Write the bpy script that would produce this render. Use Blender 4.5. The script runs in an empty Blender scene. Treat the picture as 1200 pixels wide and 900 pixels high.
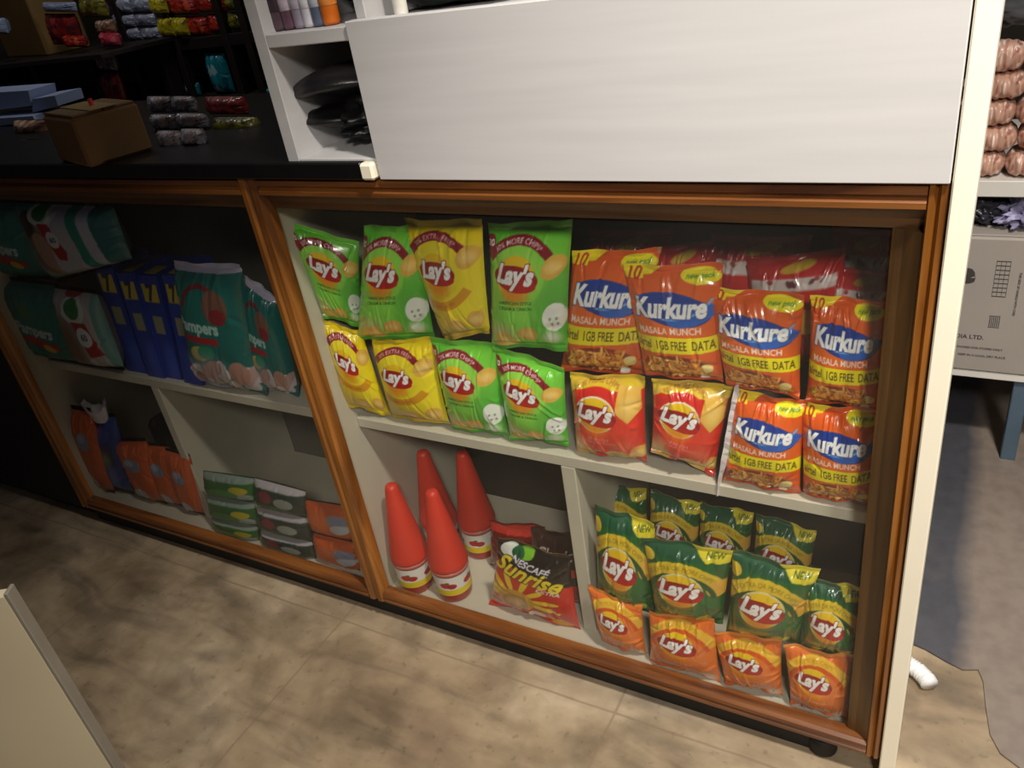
import bpy, math, random
import numpy as np
from mathutils import Vector, Matrix

# ------------------------------------------------------------------ camera, world, lights, exposure
CAM = np.array([0.0228, -0.7622, 1.0294]); FPX = 950.69
RT = np.array([0.8713943, 0.46863465, -0.14509834])
UP = np.array([-0.12589164, 0.49947221, 0.85713407])
FW = np.array([-0.47415532, 0.72863508, -0.49423442])
SC = bpy.context.scene
COL = SC.collection
cd = bpy.data.cameras.new('camera'); cam = bpy.data.objects.new('camera', cd); COL.objects.link(cam)
cd.sensor_fit = 'HORIZONTAL'; cd.sensor_width = 36.0; cd.lens = FPX / 1200 * 36; cd.clip_start = .02
M = Matrix(((RT[0], UP[0], -FW[0], CAM[0]), (RT[1], UP[1], -FW[1], CAM[1]), (RT[2], UP[2], -FW[2], CAM[2]), (0, 0, 0, 1)))
cam.matrix_world = M
SC.camera = cam
w = bpy.data.worlds.new('world'); SC.world = w; w.use_nodes = True
w.node_tree.nodes['Background'].inputs[0].default_value = (.95, .93, 1, 1)
w.node_tree.nodes['Background'].inputs[1].default_value = .045
def area(name, loc, target, sx, sy, power, col):
    l = bpy.data.lights.new(name, 'AREA'); l.shape = 'RECTANGLE'; l.size = sx; l.size_y = sy; l.energy = power; l.color = col
    o = bpy.data.objects.new(name, l); COL.objects.link(o); o.location = loc
    d = Vector(target) - Vector(loc); o.rotation_euler = d.to_track_quat('-Z', 'Y').to_euler()
    return o
area('rack_fill_light', (-1.7, .45, 1.9), (-2.0, 1.0, .8), .3, .1, 2.6, (1, .96, .9))  # added fill light that brightens the packets on the rack
def spot(name, loc, target, half, blend, power, col, rad=.08):
    l = bpy.data.lights.new(name, 'SPOT'); l.spot_size = math.radians(2 * half); l.spot_blend = blend; l.energy = power; l.color = col; l.shadow_soft_size = rad
    o = bpy.data.objects.new(name, l); COL.objects.link(o); o.location = loc
    o.rotation_euler = (Vector(target) - Vector(loc)).to_track_quat('-Z', 'Y').to_euler(); return o
spot('key_and_fill_spot', (.42, -.48, 2.2), (.22, -.30, 0), 44.5, .72, 200, (1, .935, .85))  # overhead key lamp, cone narrowed to keep the left bay dark
spot('key_and_fill_spot', (.58, -1.5, 1.85), (-.08, .0, .44), 26, .85, 110, (1, .95, .88), .15)  # added front fill, brightens the packet fronts in the right bay
area('right_back_fill', (.55, 1.3, 2.3), (.15, .9, 0), .5, .3, 13, (1, .95, .9))  # unseen fill over the right background, raised to brighten the nut bags
SC.view_settings.view_transform = 'Standard'; SC.view_settings.look = 'None'
SC.view_settings.gamma = 1; SC.view_settings.use_curve_mapping = False
SC.view_settings.exposure = .0

# ------------------------------------------------------------------ helpers
def ray(px, py): return FW * FPX + RT * (px - 600) - UP * (py - 450)
def on(px, py, ax, v):
    d = ray(px, py); return CAM + d * (v - CAM[ax]) / d[ax]
def lin(c):
    c = np.asarray(c, dtype=float); return np.where(c <= .04045, c / 12.92, ((c + .055) / 1.055) ** 2.4)
def hx(s): return tuple(int(s[i:i + 2], 16) / 255 for i in (0, 2, 4))
def L(s):
    r = lin(hx(s)); return (float(r[0]), float(r[1]), float(r[2]), 1)
def tago(o, label, cat=None, group=None, kind=None):
    if label: o['label'] = label
    if cat: o['category'] = cat
    if group: o['group'] = group
    if kind: o['kind'] = kind
    return o
def empty(name, loc, label, cat, group=None, rz=0):
    o = bpy.data.objects.new(name, None); COL.objects.link(o); o.location = [float(a) for a in loc]; o.rotation_euler = (0, 0, rz)
    o.empty_display_size = .02
    return tago(o, label, cat, group)
def link(name, me, parent=None, mat=None, smooth=False):
    o = bpy.data.objects.new(name, me); COL.objects.link(o)
    if mat: me.materials.append(mat)
    if smooth: me.polygons.foreach_set('use_smooth', [True] * len(me.polygons))
    if parent is not None: o.parent = parent
    return o
class MB:
    """collects boxes, tubes and lathes into ONE mesh"""
    def __init__(s): s.v = []; s.f = []
    def add(s, v, f):
        n = len(s.v); s.v += [tuple(float(c) for c in p) for p in v]; s.f += [tuple(i + n for i in q) for q in f]; return s
    def box(s, a, b, bev=.0015):
        x0, y0, z0 = a; x1, y1, z1 = b
        e = min(bev, (x1 - x0) * .4, (y1 - y0) * .4, (z1 - z0) * .4)
        # chamfered box: 24 vertices
        vs = []; idx = {}
        for i, X in enumerate((x0, x1)):
            for j, Y in enumerate((y0, y1)):
                for k, Z in enumerate((z0, z1)):
                    sx = e if i == 0 else -e; sy = e if j == 0 else -e; sz = e if k == 0 else -e
                    idx[i, j, k, 0] = len(vs); vs.append((X, Y + sy, Z + sz))
                    idx[i, j, k, 1] = len(vs); vs.append((X + sx, Y, Z + sz))
                    idx[i, j, k, 2] = len(vs); vs.append((X + sx, Y + sy, Z))
        F = []
        for i in (0, 1):
            q = [idx[i, 0, 0, 0], idx[i, 1, 0, 0], idx[i, 1, 1, 0], idx[i, 0, 1, 0]]; F.append(q if i else q[::-1])
            q = [idx[0, i, 0, 1], idx[1, i, 0, 1], idx[1, i, 1, 1], idx[0, i, 1, 1]]; F.append(q[::-1] if i else q)
            q = [idx[0, 0, i, 2], idx[1, 0, i, 2], idx[1, 1, i, 2], idx[0, 1, i, 2]]; F.append(q if i else q[::-1])
        for j in (0, 1):
            for k in (0, 1):
                q = [idx[0, j, k, 1], idx[1, j, k, 1], idx[1, j, k, 2], idx[0, j, k, 2]]; F.append(q)
                q = [idx[j, 0, k, 0], idx[j, 1, k, 0], idx[j, 1, k, 2], idx[j, 0, k, 2]]; F.append(q)
                q = [idx[j, k, 0, 0], idx[j, k, 1, 0], idx[j, k, 1, 1], idx[j, k, 0, 1]]; F.append(q)
                for i in (0, 1): pass
        for i in (0, 1):
            for j in (0, 1):
                for k in (0, 1): F.append([idx[i, j, k, 0], idx[i, j, k, 1], idx[i, j, k, 2]])
        return s.add(vs, F)
    def prism(s, prof, fn, a, b):
        n = len(prof); v = [fn(p, a) for p in prof] + [fn(p, b) for p in prof]
        f = [(i, (i + 1) % n, (i + 1) % n + n, i + n) for i in range(n)] + [tuple(range(n))[::-1], tuple(range(n, 2 * n))]
        return s.add(v, f)
    def lathe(s, prof, c=(0, 0, 0), n=40):
        v = []; f = []
        for (r, z) in prof:
            for k in range(n):
                a = 2 * math.pi * k / n; v.append((c[0] + r * math.cos(a), c[1] + r * math.sin(a), c[2] + z))
        m = len(prof)
        for i in range(m - 1):
            for k in range(n):
                f.append((i * n + k, i * n + (k + 1) % n, (i + 1) * n + (k + 1) % n, (i + 1) * n + k))
        f.append(tuple(range(n))[::-1]); f.append(tuple(range((m - 1) * n, m * n)))
        return s.add(v, f)
    def tube(s, pts, r, n=12, rf=None):
        P = [np.array(p, float) for p in pts]; v = []; f = []; m = len(P); up = np.array([0, 0, 1.])
        for i, p in enumerate(P):
            t = P[min(i + 1, m - 1)] - P[max(i - 1, 0)]; t /= np.linalg.norm(t) + 1e-9
            a = np.cross(t, up)
            if np.linalg.norm(a) < .1: a = np.cross(t, (1, 0, 0))
            a /= np.linalg.norm(a); b = np.cross(t, a); rr = rf(i) if rf else r
            for k in range(n):
                q = 2 * math.pi * k / n; v.append(p + rr * (a * math.cos(q) + b * math.sin(q)))
        for i in range(m - 1):
            for k in range(n): f.append((i * n + k, i * n + (k + 1) % n, (i + 1) * n + (k + 1) % n, (i + 1) * n + k))
        f.append(tuple(range(n))[::-1]); f.append(tuple(range((m - 1) * n, m * n)))
        return s.add(v, f)
    def build(s, name, mat, parent=None, smooth=False):
        me = bpy.data.meshes.new(name); me.from_pydata(s.v, [], s.f); 
        import bmesh
        bm = bmesh.new(); bm.from_mesh(me); bmesh.ops.recalc_face_normals(bm, faces=bm.faces); bm.to_mesh(me); bm.free()
        return link(name, me, parent, mat, smooth)

# ------------------------------------------------------------------ materials
def newmat(name):
    m = bpy.data.materials.new(name); m.use_nodes = True; nt = m.node_tree
    return m, nt, nt.nodes, nt.links, nt.nodes['Principled BSDF']
def plain(name, col, rough=.5, var=.12, scale=8, bump=.0, metal=0, coat=0, stretch=(1, 1, 1), bscale=None):
    m, nt, N, K, P = newmat(name)
    tc = N.new('ShaderNodeTexCoord'); mp = N.new('ShaderNodeMapping'); mp.inputs['Scale'].default_value = stretch
    nz = N.new('ShaderNodeTexNoise'); nz.inputs['Scale'].default_value = scale; nz.inputs['Detail'].default_value = 6
    K.new(tc.outputs['Object'], mp.inputs[0]); K.new(mp.outputs[0], nz.inputs['Vector'])
    cr = N.new('ShaderNodeValToRGB'); c = L(col)
    cr.color_ramp.elements[0].position = .3; cr.color_ramp.elements[1].position = .7
    cr.color_ramp.elements[0].color = tuple(max(0, a * (1 - var)) for a in c[:3]) + (1,)
    cr.color_ramp.elements[1].color = tuple(min(1, a * (1 + var)) for a in c[:3]) + (1,)
    K.new(nz.outputs['Fac'], cr.inputs[0]); K.new(cr.outputs[0], P.inputs['Base Color'])
    P.inputs['Roughness'].default_value = rough; P.inputs['Metallic'].default_value = metal
    if coat: P.inputs['Coat Weight'].default_value = coat; P.inputs['Coat Roughness'].default_value = .15
    if bump:
        b = N.new('ShaderNodeBump'); b.inputs['Strength'].default_value = bump; b.inputs['Distance'].default_value = .003
        if bscale:
            n2 = N.new('ShaderNodeTexNoise'); n2.inputs['Scale'].default_value = bscale; n2.inputs['Detail'].default_value = 4
            K.new(mp.outputs[0], n2.inputs['Vector']); K.new(n2.outputs['Fac'], b.inputs['Height'])
        else: K.new(nz.outputs['Fac'], b.inputs['Height'])
        K.new(b.outputs[0], P.inputs['Normal'])
    return m
def wood(name, dark, mid, light, stretch, rough=.32):
    m, nt, N, K, P = newmat(name)
    tc = N.new('ShaderNodeTexCoord'); mp = N.new('ShaderNodeMapping'); mp.inputs['Scale'].default_value = stretch
    nz = N.new('ShaderNodeTexNoise'); nz.inputs['Scale'].default_value = 14; nz.inputs['Detail'].default_value = 8; nz.inputs['Distortion'].default_value = .6
    K.new(tc.outputs['Object'], mp.inputs[0]); K.new(mp.outputs[0], nz.inputs['Vector'])
    cr = N.new('ShaderNodeValToRGB'); e = cr.color_ramp.elements
    e[0].position = .3; e[0].color = L(dark); e[1].position = .7; e[1].color = L(light); x = e.new(.5); x.color = L(mid)
    K.new(nz.outputs['Fac'], cr.inputs[0]); K.new(cr.outputs[0], P.inputs['Base Color'])
    P.inputs['Roughness'].default_value = rough; P.inputs['Coat Weight'].default_value = .3; P.inputs['Coat Roughness'].default_value = .2
    b = N.new('ShaderNodeBump'); b.inputs['Strength'].default_value = .15; b.inputs['Distance'].default_value = .002
    K.new(nz.outputs['Fac'], b.inputs['Height']); K.new(b.outputs[0], P.inputs['Normal'])
    return m
WOODV = wood('teak_vertical', '4e2a0c', '84501c', 'a86c2c', (3, 3, .25))
WOODH = wood('teak_horizontal', '452410', '6e401c', '8c5828', (.25, 3, 3))
WOODRV = wood('dark_rebate_vertical', '2e1c08', '4c3212', '62441c', (3, 3, .25), .5); WOODRH = wood('dark_rebate_horizontal', '2a180a', '482c14', '5c3c1c', (.25, 3, 3), .5)  # darker wood tone for the frame rebates
CREAM = plain('cream_laminate', 'e2d8c4', .45, .05, 5)
CREAMEDGE = plain('cream_edge_band', 'fbf3dc', .45, .02, 5)
WHITE = plain('white_laminate', 'c9c7c6', .5, .05, 10, stretch=(.35, 1, 6))
INNER = plain('cabinet_inner', 'c9c2b0', .55, .08, 6)
DARKB = plain('dark_back', '3a3630', .7, .3, 6)
BLACK = plain('black_laminate', '0c0b0a', .35, .4, 20)
DWOOD = plain('dark_shelf_wood', '1c1410', .6, .4, 10, stretch=(1, 4, 4))
TOE = plain('toe_black', '15120f', .7, .4, 10)

def glass_mat():
    m = bpy.data.materials.new('cabinet_glass'); m.use_nodes = True; nt = m.node_tree; N = nt.nodes; K = nt.links
    N.remove(N['Principled BSDF']); out = N['Material Output']
    t = N.new('ShaderNodeBsdfTransparent'); t.inputs[0].default_value = (.96, .965, .95, 1)
    g = N.new('ShaderNodeBsdfGlossy'); g.inputs['Roughness'].default_value = .04
    d = N.new('ShaderNodeBsdfDiffuse'); d.inputs[0].default_value = (.8, .78, .72, 1)     # thin film of dust
    lw = N.new('ShaderNodeLayerWeight'); pw = N.new('ShaderNodeMath'); pw.operation = 'POWER'; pw.inputs[1].default_value = 4.5; K.new(lw.outputs['Facing'], pw.inputs[0])
    lw.inputs['Blend'].default_value = .5
    fr = N.new('ShaderNodeMath'); fr.operation = 'MULTIPLY_ADD'; fr.inputs[1].default_value = .55; fr.inputs[2].default_value = .02; K.new(pw.outputs[0], fr.inputs[0])
    mx = N.new('ShaderNodeMixShader'); K.new(fr.outputs[0], mx.inputs[0]); K.new(t.outputs[0], mx.inputs[1]); K.new(g.outputs[0], mx.inputs[2])
    nz = N.new('ShaderNodeTexNoise'); nz.inputs['Scale'].default_value = 3; nz.inputs['Detail'].default_value = 5
    tc = N.new('ShaderNodeTexCoord'); K.new(tc.outputs['Object'], nz.inputs['Vector'])
    mr = N.new('ShaderNodeMapRange'); mr.inputs[1].default_value = .35; mr.inputs[2].default_value = .75; mr.inputs[3].default_value = .004; mr.inputs[4].default_value = .02
    K.new(nz.outputs['Fac'], mr.inputs[0])
    m2 = N.new('ShaderNodeMixShader'); K.new(mr.outputs[0], m2.inputs[0]); K.new(mx.outputs[0], m2.inputs[1]); K.new(d.outputs[0], m2.inputs[2])
    K.new(m2.outputs[0], out.inputs[0]); return m
GLASS = glass_mat()

def floor_mat():
    m, nt, N, K, P = newmat('marble_tiles')
    geo = N.new('ShaderNodeNewGeometry'); sp = N.new('ShaderNodeSeparateXYZ'); K.new(geo.outputs['Position'], sp.inputs[0])
    def noise(scale, det=8, dist=0, vec=None):
        n = N.new('ShaderNodeTexNoise'); n.inputs['Scale'].default_value = scale; n.inputs['Detail'].default_value = det; n.inputs['Distortion'].default_value = dist
        K.new(geo.outputs['Position'] if vec is None else vec, n.inputs['Vector']); return n.outputs['Fac']
    def math_(op, a, b=None):
        n = N.new('ShaderNodeMath'); n.operation = op
        for i, q in enumerate((a, b)):
            if q is None: continue
            if isinstance(q, (int, float)): n.inputs[i].default_value = q
            else: K.new(q, n.inputs[i])
        return n.outputs[0]
    def ramp(f, st):
        c = N.new('ShaderNodeValToRGB'); e = c.color_ramp.elements
        e[0].position, e[0].color = st[0][0], L(st[0][1]); e[1].position, e[1].color = st[-1][0], L(st[-1][1])
        for p, q in st[1:-1]: x = e.new(p); x.color = L(q)
        K.new(f, c.inputs[0]); return c.outputs[0]
    def mix(f, a, b, mode='MIX'):
        n = N.new('ShaderNodeMix'); n.data_type = 'RGBA'; n.blend_type = mode
        if isinstance(f, float): n.inputs[0].default_value = f
        else: K.new(f, n.inputs[0])
        K.new(a, n.inputs[6]); K.new(b, n.inputs[7]); return n.outputs[2]
    base = ramp(noise(2.2, 6, .8), [(.28, '94826e'), (.45, 'b5a48a'), (.6, 'cbbba2'), (.75, 'dcd0bc')])
    mp = N.new('ShaderNodeMapping'); mp.inputs['Rotation'].default_value = (0, 0, .5); mp.inputs['Scale'].default_value = (2, 7, 1); K.new(geo.outputs['Position'], mp.inputs[0])
    streak = ramp(noise(2.2, 8, 1.2, mp.outputs[0]), [(.30, '6e6456'), (.46, 'c0b4a2'), (.62, 'dcd2c0')])
    c = mix(.6, base, streak, 'MULTIPLY')
    dirt = ramp(noise(5.5, 10, .4), [(.36, '5d5142'), (.5, 'ffffff'), (.9, 'ffffff')])
    c = mix(.4, c, dirt, 'MULTIPLY')
    spk = ramp(noise(60, 4), [(.3, '6a5a48'), (.38, 'ffffff'), (.9, 'ffffff')])
    c = mix(.25, c, spk, 'MULTIPLY')
    fine = ramp(noise(26, 6, .3), [(.3, '8a7a66'), (.7, 'ffffff')])
    c = mix(.3, c, fine, 'MULTIPLY')
    wob = math_('MULTIPLY', math_('SUBTRACT', noise(9, 2), .5), .006)
    def joint(o, off):
        f = math_('FRACT', math_('DIVIDE', math_('ADD', math_('ADD', o, off), wob), .545))
        d = math_('ABSOLUTE', math_('SUBTRACT', f, .5)); return math_('GREATER_THAN', d, .4962)
    jx = joint(sp.outputs[0], .37 + 2.725); jy = joint(sp.outputs[1], .028 + 2.725)
    j = math_('MAXIMUM', jx, jy)
    g = N.new('ShaderNodeRGB'); g.outputs[0].default_value = L('7e6d56')
    c = mix(math_('MULTIPLY', j, .55), c, g.outputs[0])
    K.new(c, P.inputs['Base Color'])
    rr = N.new('ShaderNodeMapRange'); rr.inputs[3].default_value = .3; rr.inputs[4].default_value = .6; K.new(noise(6), rr.inputs[0]); K.new(rr.outputs[0], P.inputs['Roughness'])
    return m

# ------------------------------------------------------------------ painted packaging: a small rasteriser for vertex colours
_tc = {}
def text_tris(s, bold=0.0):
    k = (s, bold)
    if k in _tc: return _tc[k]
    cu = bpy.data.curves.new('lettering', 'FONT'); cu.body = s; cu.size = 1; cu.offset = bold; cu.resolution_u = 3; cu.fill_mode = 'BOTH'
    o = bpy.data.objects.new('lettering', cu)
    me = bpy.data.meshes.new_from_object(o)
    me.calc_loop_triangles()
    V = np.zeros(len(me.vertices) * 3); me.vertices.foreach_get('co', V); V = V.reshape(-1, 3)[:, :2]
    T = np.zeros(len(me.loop_triangles) * 3, dtype=np.int32); me.loop_triangles.foreach_get('vertices', T); T = T.reshape(-1, 3)
    bpy.data.objects.remove(o); bpy.data.curves.remove(cu); bpy.data.meshes.remove(me)
    _tc[k] = (V, T); return _tc[k]
class Art:
    SS = 3
    def __init__(s, asp, bg, nu=100):
        s.nu = nu; s.nv = int(round(nu * asp)); s.asp = asp
        s.W = s.nu * s.SS; s.H = s.nv * s.SS
        s.a = np.zeros((s.H, s.W, 3)); s.a[:] = hx(bg)
        y, x = np.mgrid[0:s.H, 0:s.W]; s.X = (x + .5) / s.W; s.Y = (y + .5) / s.W     # Y up, in units of width
    def put(s, m, c, al=1.0):
        c = np.array(hx(c) if isinstance(c, str) else c); m = m * al
        s.a = s.a * (1 - m[..., None]) + c * m[..., None]; return s
    def ell(s, cx, cy, rx, ry, c, rot=0, al=1):
        a = math.radians(rot); dx = s.X - cx; dy = s.Y - cy
        u = dx * math.cos(a) + dy * math.sin(a); v = -dx * math.sin(a) + dy * math.cos(a)
        return s.put(((u / rx) ** 2 + (v / ry) ** 2 <= 1).astype(float), c, al)
    def glow(s, cx, cy, rx, ry, c, al=1):
        q = ((s.X - cx) / rx) ** 2 + ((s.Y - cy) / ry) ** 2; return s.put(np.clip(1 - q, 0, 1), c, al)
    def rect(s, x0, y0, x1, y1, c, al=1): return s.put(((s.X >= x0) & (s.X <= x1) & (s.Y >= y0) & (s.Y <= y1)).astype(float), c, al)
    def poly(s, pts, c, al=1):
        m = np.zeros(s.X.shape, bool); n = len(pts)
        for i in range(n):
            x0, y0 = pts[i]; x1, y1 = pts[(i + 1) % n]
            if y0 == y1: continue
            m ^= ((s.Y >= min(y0, y1)) & (s.Y < max(y0, y1)) & (s.X < x0 + (s.Y - y0) * (x1 - x0) / (y1 - y0)))
        return s.put(m.astype(float), c, al)
    def arc(s, cx, cy, r0, r1, a0, a1, c, sy=1, al=1):
        dx = s.X - cx; dy = (s.Y - cy) / sy; r = np.hypot(dx, dy); a = np.degrees(np.arctan2(dy, dx))
        return s.put(((r >= r0) & (r <= r1) & (a >= a0) & (a <= a1)).astype(float), c, al)
    def tri(s, P, T, c, al=1):
        m = np.zeros((s.H, s.W), bool); Q = P * s.W - .5
        for t in T:
            a, b, d = Q[t]
            x0 = max(int(min(a[0], b[0], d[0])), 0); x1 = min(int(max(a[0], b[0], d[0])) + 2, s.W)
            y0 = max(int(min(a[1], b[1], d[1])), 0); y1 = min(int(max(a[1], b[1], d[1])) + 2, s.H)
            if x0 >= x1 or y0 >= y1: continue
            yy, xx = np.mgrid[y0:y1, x0:x1]
            e = lambda p, q: (q[0] - p[0]) * (yy - p[1]) - (q[1] - p[1]) * (xx - p[0])
            e1, e2, e3 = e(a, b), e(b, d), e(d, a)
            m[y0:y1, x0:x1] |= ((e1 >= -.01) & (e2 >= -.01) & (e3 >= -.01)) | ((e1 <= .01) & (e2 <= .01) & (e3 <= .01))
        return s.put(m.astype(float), c, al)
    def text(s, t, cx, cy, w_, c, bold=.02, shear=0, hgt=1.0, rot=0, out=None, outw=.05, arcr=None):
        for col, bo in (([(out, bold + outw)] if out else []) + [(c, bold)]):
            V, T = text_tris(t, bo); V0, _ = text_tris(t, bold)
            x0, x1 = V0[:, 0].min(), V0[:, 0].max(); y0, y1 = V0[:, 1].min(), V0[:, 1].max(); k = w_ / (x1 - x0)
            P = np.stack([(V[:, 0] - (x0 + x1) / 2) * k, (V[:, 1] - (y0 + y1) / 2) * k * hgt], -1)
            P[:, 0] += shear * P[:, 1]
            if arcr:
                th = P[:, 0] / arcr; r = arcr + P[:, 1]
                P = np.stack([r * np.sin(th), r * np.cos(th) - arcr], -1)
            a = math.radians(rot); P = np.stack([P[:, 0] * math.cos(a) - P[:, 1] * math.sin(a), P[:, 0] * math.sin(a) + P[:, 1] * math.cos(a)], -1)
            s.tri(P + np.array([cx, cy]), T, col)
        return s
    def blobs(s, box, cols, n, r, seed=0, sq=.6):
        R = random.Random(seed)
        for _ in range(n):
            s.ell(R.uniform(box[0], box[2]), R.uniform(box[1], box[3]), R.uniform(.5, 1) * r, R.uniform(.5, 1) * r * sq, R.choice(cols), R.uniform(0, 180))
        return s
    def done(s):
        q = s.a.reshape(s.nv, s.SS, s.nu, s.SS, 3).mean((1, 3)); s.out = lin(np.clip(q, 0, 1)); s.a = None; return s

def crisps_logo(A, cx, cy, w_, dull=1, ring=None):
    r = w_ / 2
    if ring: A.ell(cx, cy, r * .98, r * .94, ring)
    A.ell(cx, cy, r * .90, r * .86, 'f2c81e'); A.glow(cx, cy - r * .7, r * .8, r * .6, 'f08a18', .8)
    A.ell(cx + r * .0, cy - r * .03, r * 1.04, r * .52, '9c1018', -8); A.ell(cx + r * .12, cy - r * .28, r * .85, r * .32, 'c01818', -6)
    A.text("Lay's", cx, cy + r * .02, w_ * .84, 'ffffff', .05, .22, 1.2, -4, out='8a1018', outw=.03)
def chip(A, x, y, r, rot=0):
    A.ell(x, y, r, r * .8, 'e2b24c', rot); A.glow(x, y, r * .8, r * .6, 'f4d684', .8)
ARTS = {}
def art_green(nm='green'):
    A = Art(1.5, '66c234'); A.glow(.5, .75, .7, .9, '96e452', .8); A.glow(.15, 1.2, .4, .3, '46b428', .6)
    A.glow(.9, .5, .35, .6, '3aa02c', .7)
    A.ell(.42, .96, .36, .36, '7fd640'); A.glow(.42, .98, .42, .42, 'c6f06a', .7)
    A.arc(.44, .88, .41, .51, 36, 146, '8a1526'); A.text('30% MORE CHIPS*', .435, 1.335, .62, 'f0dcd8', .015, 0, .95, 0, arcr=.46)
    chip(A, .86, 1.04, .14, 50); crisps_logo(A, .42, .95, .56)
    A.text('AMERICAN STYLE', .42, .66, .44, '2b6a1a', .02); A.text('CREAM & ONION', .42, .59, .44, '2b6a1a', .02)
    A.glow(.18, .2, .3, .25, 'cfc088', .9); chip(A, .55, .24, .13, 10); chip(A, .25, .12, .16, -15); A.ell(.88, .46, .12, .17, 'e8eee6'); A.glow(.84, .2, .13, .13, 'f4f4ee', .9)
    for a, b in ((.84, .45), (.91, .45), (.86, .38), (.92, .38)): A.ell(a, b, .015, .02, '8a9a84')
    A.rect(0, 0, 1, .05, '49a024'); A.ell(.06, 1.30, .07, .09, '8a1526'); A.text('20', .06, 1.30, .09, 'ffffff', .02)
    return A.done()
def art_yellow():
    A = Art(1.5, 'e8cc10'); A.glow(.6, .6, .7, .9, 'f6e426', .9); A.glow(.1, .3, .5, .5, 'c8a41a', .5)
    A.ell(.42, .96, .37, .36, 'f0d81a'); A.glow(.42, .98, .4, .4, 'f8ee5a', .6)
    A.arc(.44, .88, .41, .51, 36, 146, '8a1526'); A.text('30% EXTRA FREE*', .435, 1.335, .62, 'e8b8a8', .015, 0, .95, 0, arcr=.46)
    A.arc(.44, 1.02, .46, .58, -140, -40, 'd88c10', al=.8); A.text('CLASSIC SALTED', .42, .50, .4, 'b4560c', .01, arcr=-.6)
    chip(A, .86, 1.08, .15, 50); crisps_logo(A, .42, .92, .54)
    A.glow(.25, .15, .35, .25, 'd8b868', .8); chip(A, .5, .16, .18, 10); chip(A, .85, .25, .14, 60); A.rect(0, 0, 1, .05, 'd0b018')
    return A.done()
def art_red():
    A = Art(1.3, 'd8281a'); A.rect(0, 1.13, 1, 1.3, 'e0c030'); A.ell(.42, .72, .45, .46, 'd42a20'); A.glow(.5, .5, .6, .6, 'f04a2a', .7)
    A.arc(.42, .72, .50, .585, 35, 150, 'dcb840'); A.text('30% MORE CHIPS*', .44, 1.235, .6, 'a06020', .0, 0, .9, arcr=.55)
    A.poly([(.70, 1.2), (.96, 1.16), (.98, .86), (.84, .70), (.68, .86)], 'e8b850'); A.glow(.84, .92, .13, .18, 'f4d078', .8)
    crisps_logo(A, .40, .80, .58, ring='f4e8d0'); A.text("SPANISH", .42, .42, .3, 'f6b0a0', 0); A.text("TOMATO TANGO", .46, .36, .44, 'f6b0a0', 0)
    A.glow(.1, .15, .25, .35, 'e8c890', 1); chip(A, .2, .1, .14, 30); chip(A, .65, .07, .2, 5); chip(A, .92, .2, .12, 60); A.glow(.75, .3, .2, .15, 'f06a4a', .9)
    return A.done()
def art_kurkure():
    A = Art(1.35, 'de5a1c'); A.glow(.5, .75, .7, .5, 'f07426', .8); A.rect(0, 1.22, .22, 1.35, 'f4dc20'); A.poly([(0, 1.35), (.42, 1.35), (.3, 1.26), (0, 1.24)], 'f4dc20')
    A.text('\u20b910' if False else '10', .13, 1.265, .13, 'c0380c', .03, .2); A.ell(.80, 1.235, .20, .075, 'f4e420', -6); A.text('new pack', .80, 1.235, .28, '2a7a20', .01, .2)
    A.ell(.52, .91, .42, .18, '1d3f9a', -10); A.ell(.72, .84, .27, .11, '2a66c8', 14); A.arc(.5, 1.16, .46, .49, -125, -25, '7ab4f0', .75)
    A.text('Kurkure', .50, .93, .78, 'ffffff', .045, .12, 1.3, -1, out='1d3f9a', outw=.035)
    A.text('MASALA MUNCH', .46, .675, .72, 'ffe8e0', .02, 0, 1.15)
    A.poly([(0, .60), (1, .60), (1, .42), (0, .39)], 'f2e414'); A.text('airtel  1GB FREE  DATA', .50, .505, .92, '5a4414', .015, 0, 1.7)
    A.ell(.47, .19, .42, .185, '8a2a10'); A.blobs((.14, .06, .80, .33), ['e8a040', 'd88428', 'f4c060', 'c06a1c', 'f0b450'], 130, .07, 3, .3)
    A.ell(.84, .20, .07, .06, 'f0dc90'); A.ell(.78, .06, .055, .05, 'f4f0e0'); A.rect(0, 0, 1, .03, 'd04a14')
    return A.done()
def art_dgreen():
    A = Art(1.3, '1f5a2a'); A.glow(.5, .6, .6, .6, '2a7434', .9); A.rect(0, 1.12, 1, 1.3, '1a5236')
    A.poly([(.55, 1.3), (1, 1.3), (1, 1.1), (.75, 1.12)], 'd8c832'); A.text('NEW', .84, 1.2, .2, '3a5a1a', .02)
    A.arc(.46, .50, .46, .60, 18, 168, 'd8b830'); A.text('30% EXTRA OR MORE CHIPS*', .46, 1.03, .95, '8a7418', .0, 0, 1.1, arcr=.53)
    A.ell(.92, .72, .13, .14, 'e2b040'); A.ell(.06, 1.1, .09, .08, 'dcbc38'); A.arc(.46, .5, .40, .46, 10, 170, '1a4c20'); crisps_logo(A, .46, .68, .60, ring='e0d8a0')
    A.text("MAGIC MASALA", .46, .30, .4, '9ac084', 0); A.ell(.72, .14, .16, .07, 'a8c832', 25); A.glow(.2, .12, .25, .2, 'c8a850', .9); chip(A, .3, .1, .12, 10)
    return A.done()
def art_orange():
    A = Art(1.25, 'e0702a'); A.glow(.5, .5, .7, .6, 'ee8438', .9); A.arc(.48, .60, .46, .58, 15, 165, 'eab83a'); A.text('30% MORE CHIPS*', .48, 1.12, .62, 'c88a20', 0, 0, .9, arcr=.52)
    A.arc(.48, .60, .40, .46, 10, 170, 'd8581c'); crisps_logo(A, .46, .76, .58); A.glow(.85, .1, .14, .14, 'f4ece4', 1); A.glow(.2, .15, .25, .2, 'd85a20', .9)
    A.rect(0, 1.19, 1, 1.25, 'e89038'); A.text('WEST INDIES HOT', .48, .40, .4, 'f8d8b0', 0)
    return A.done()
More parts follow.
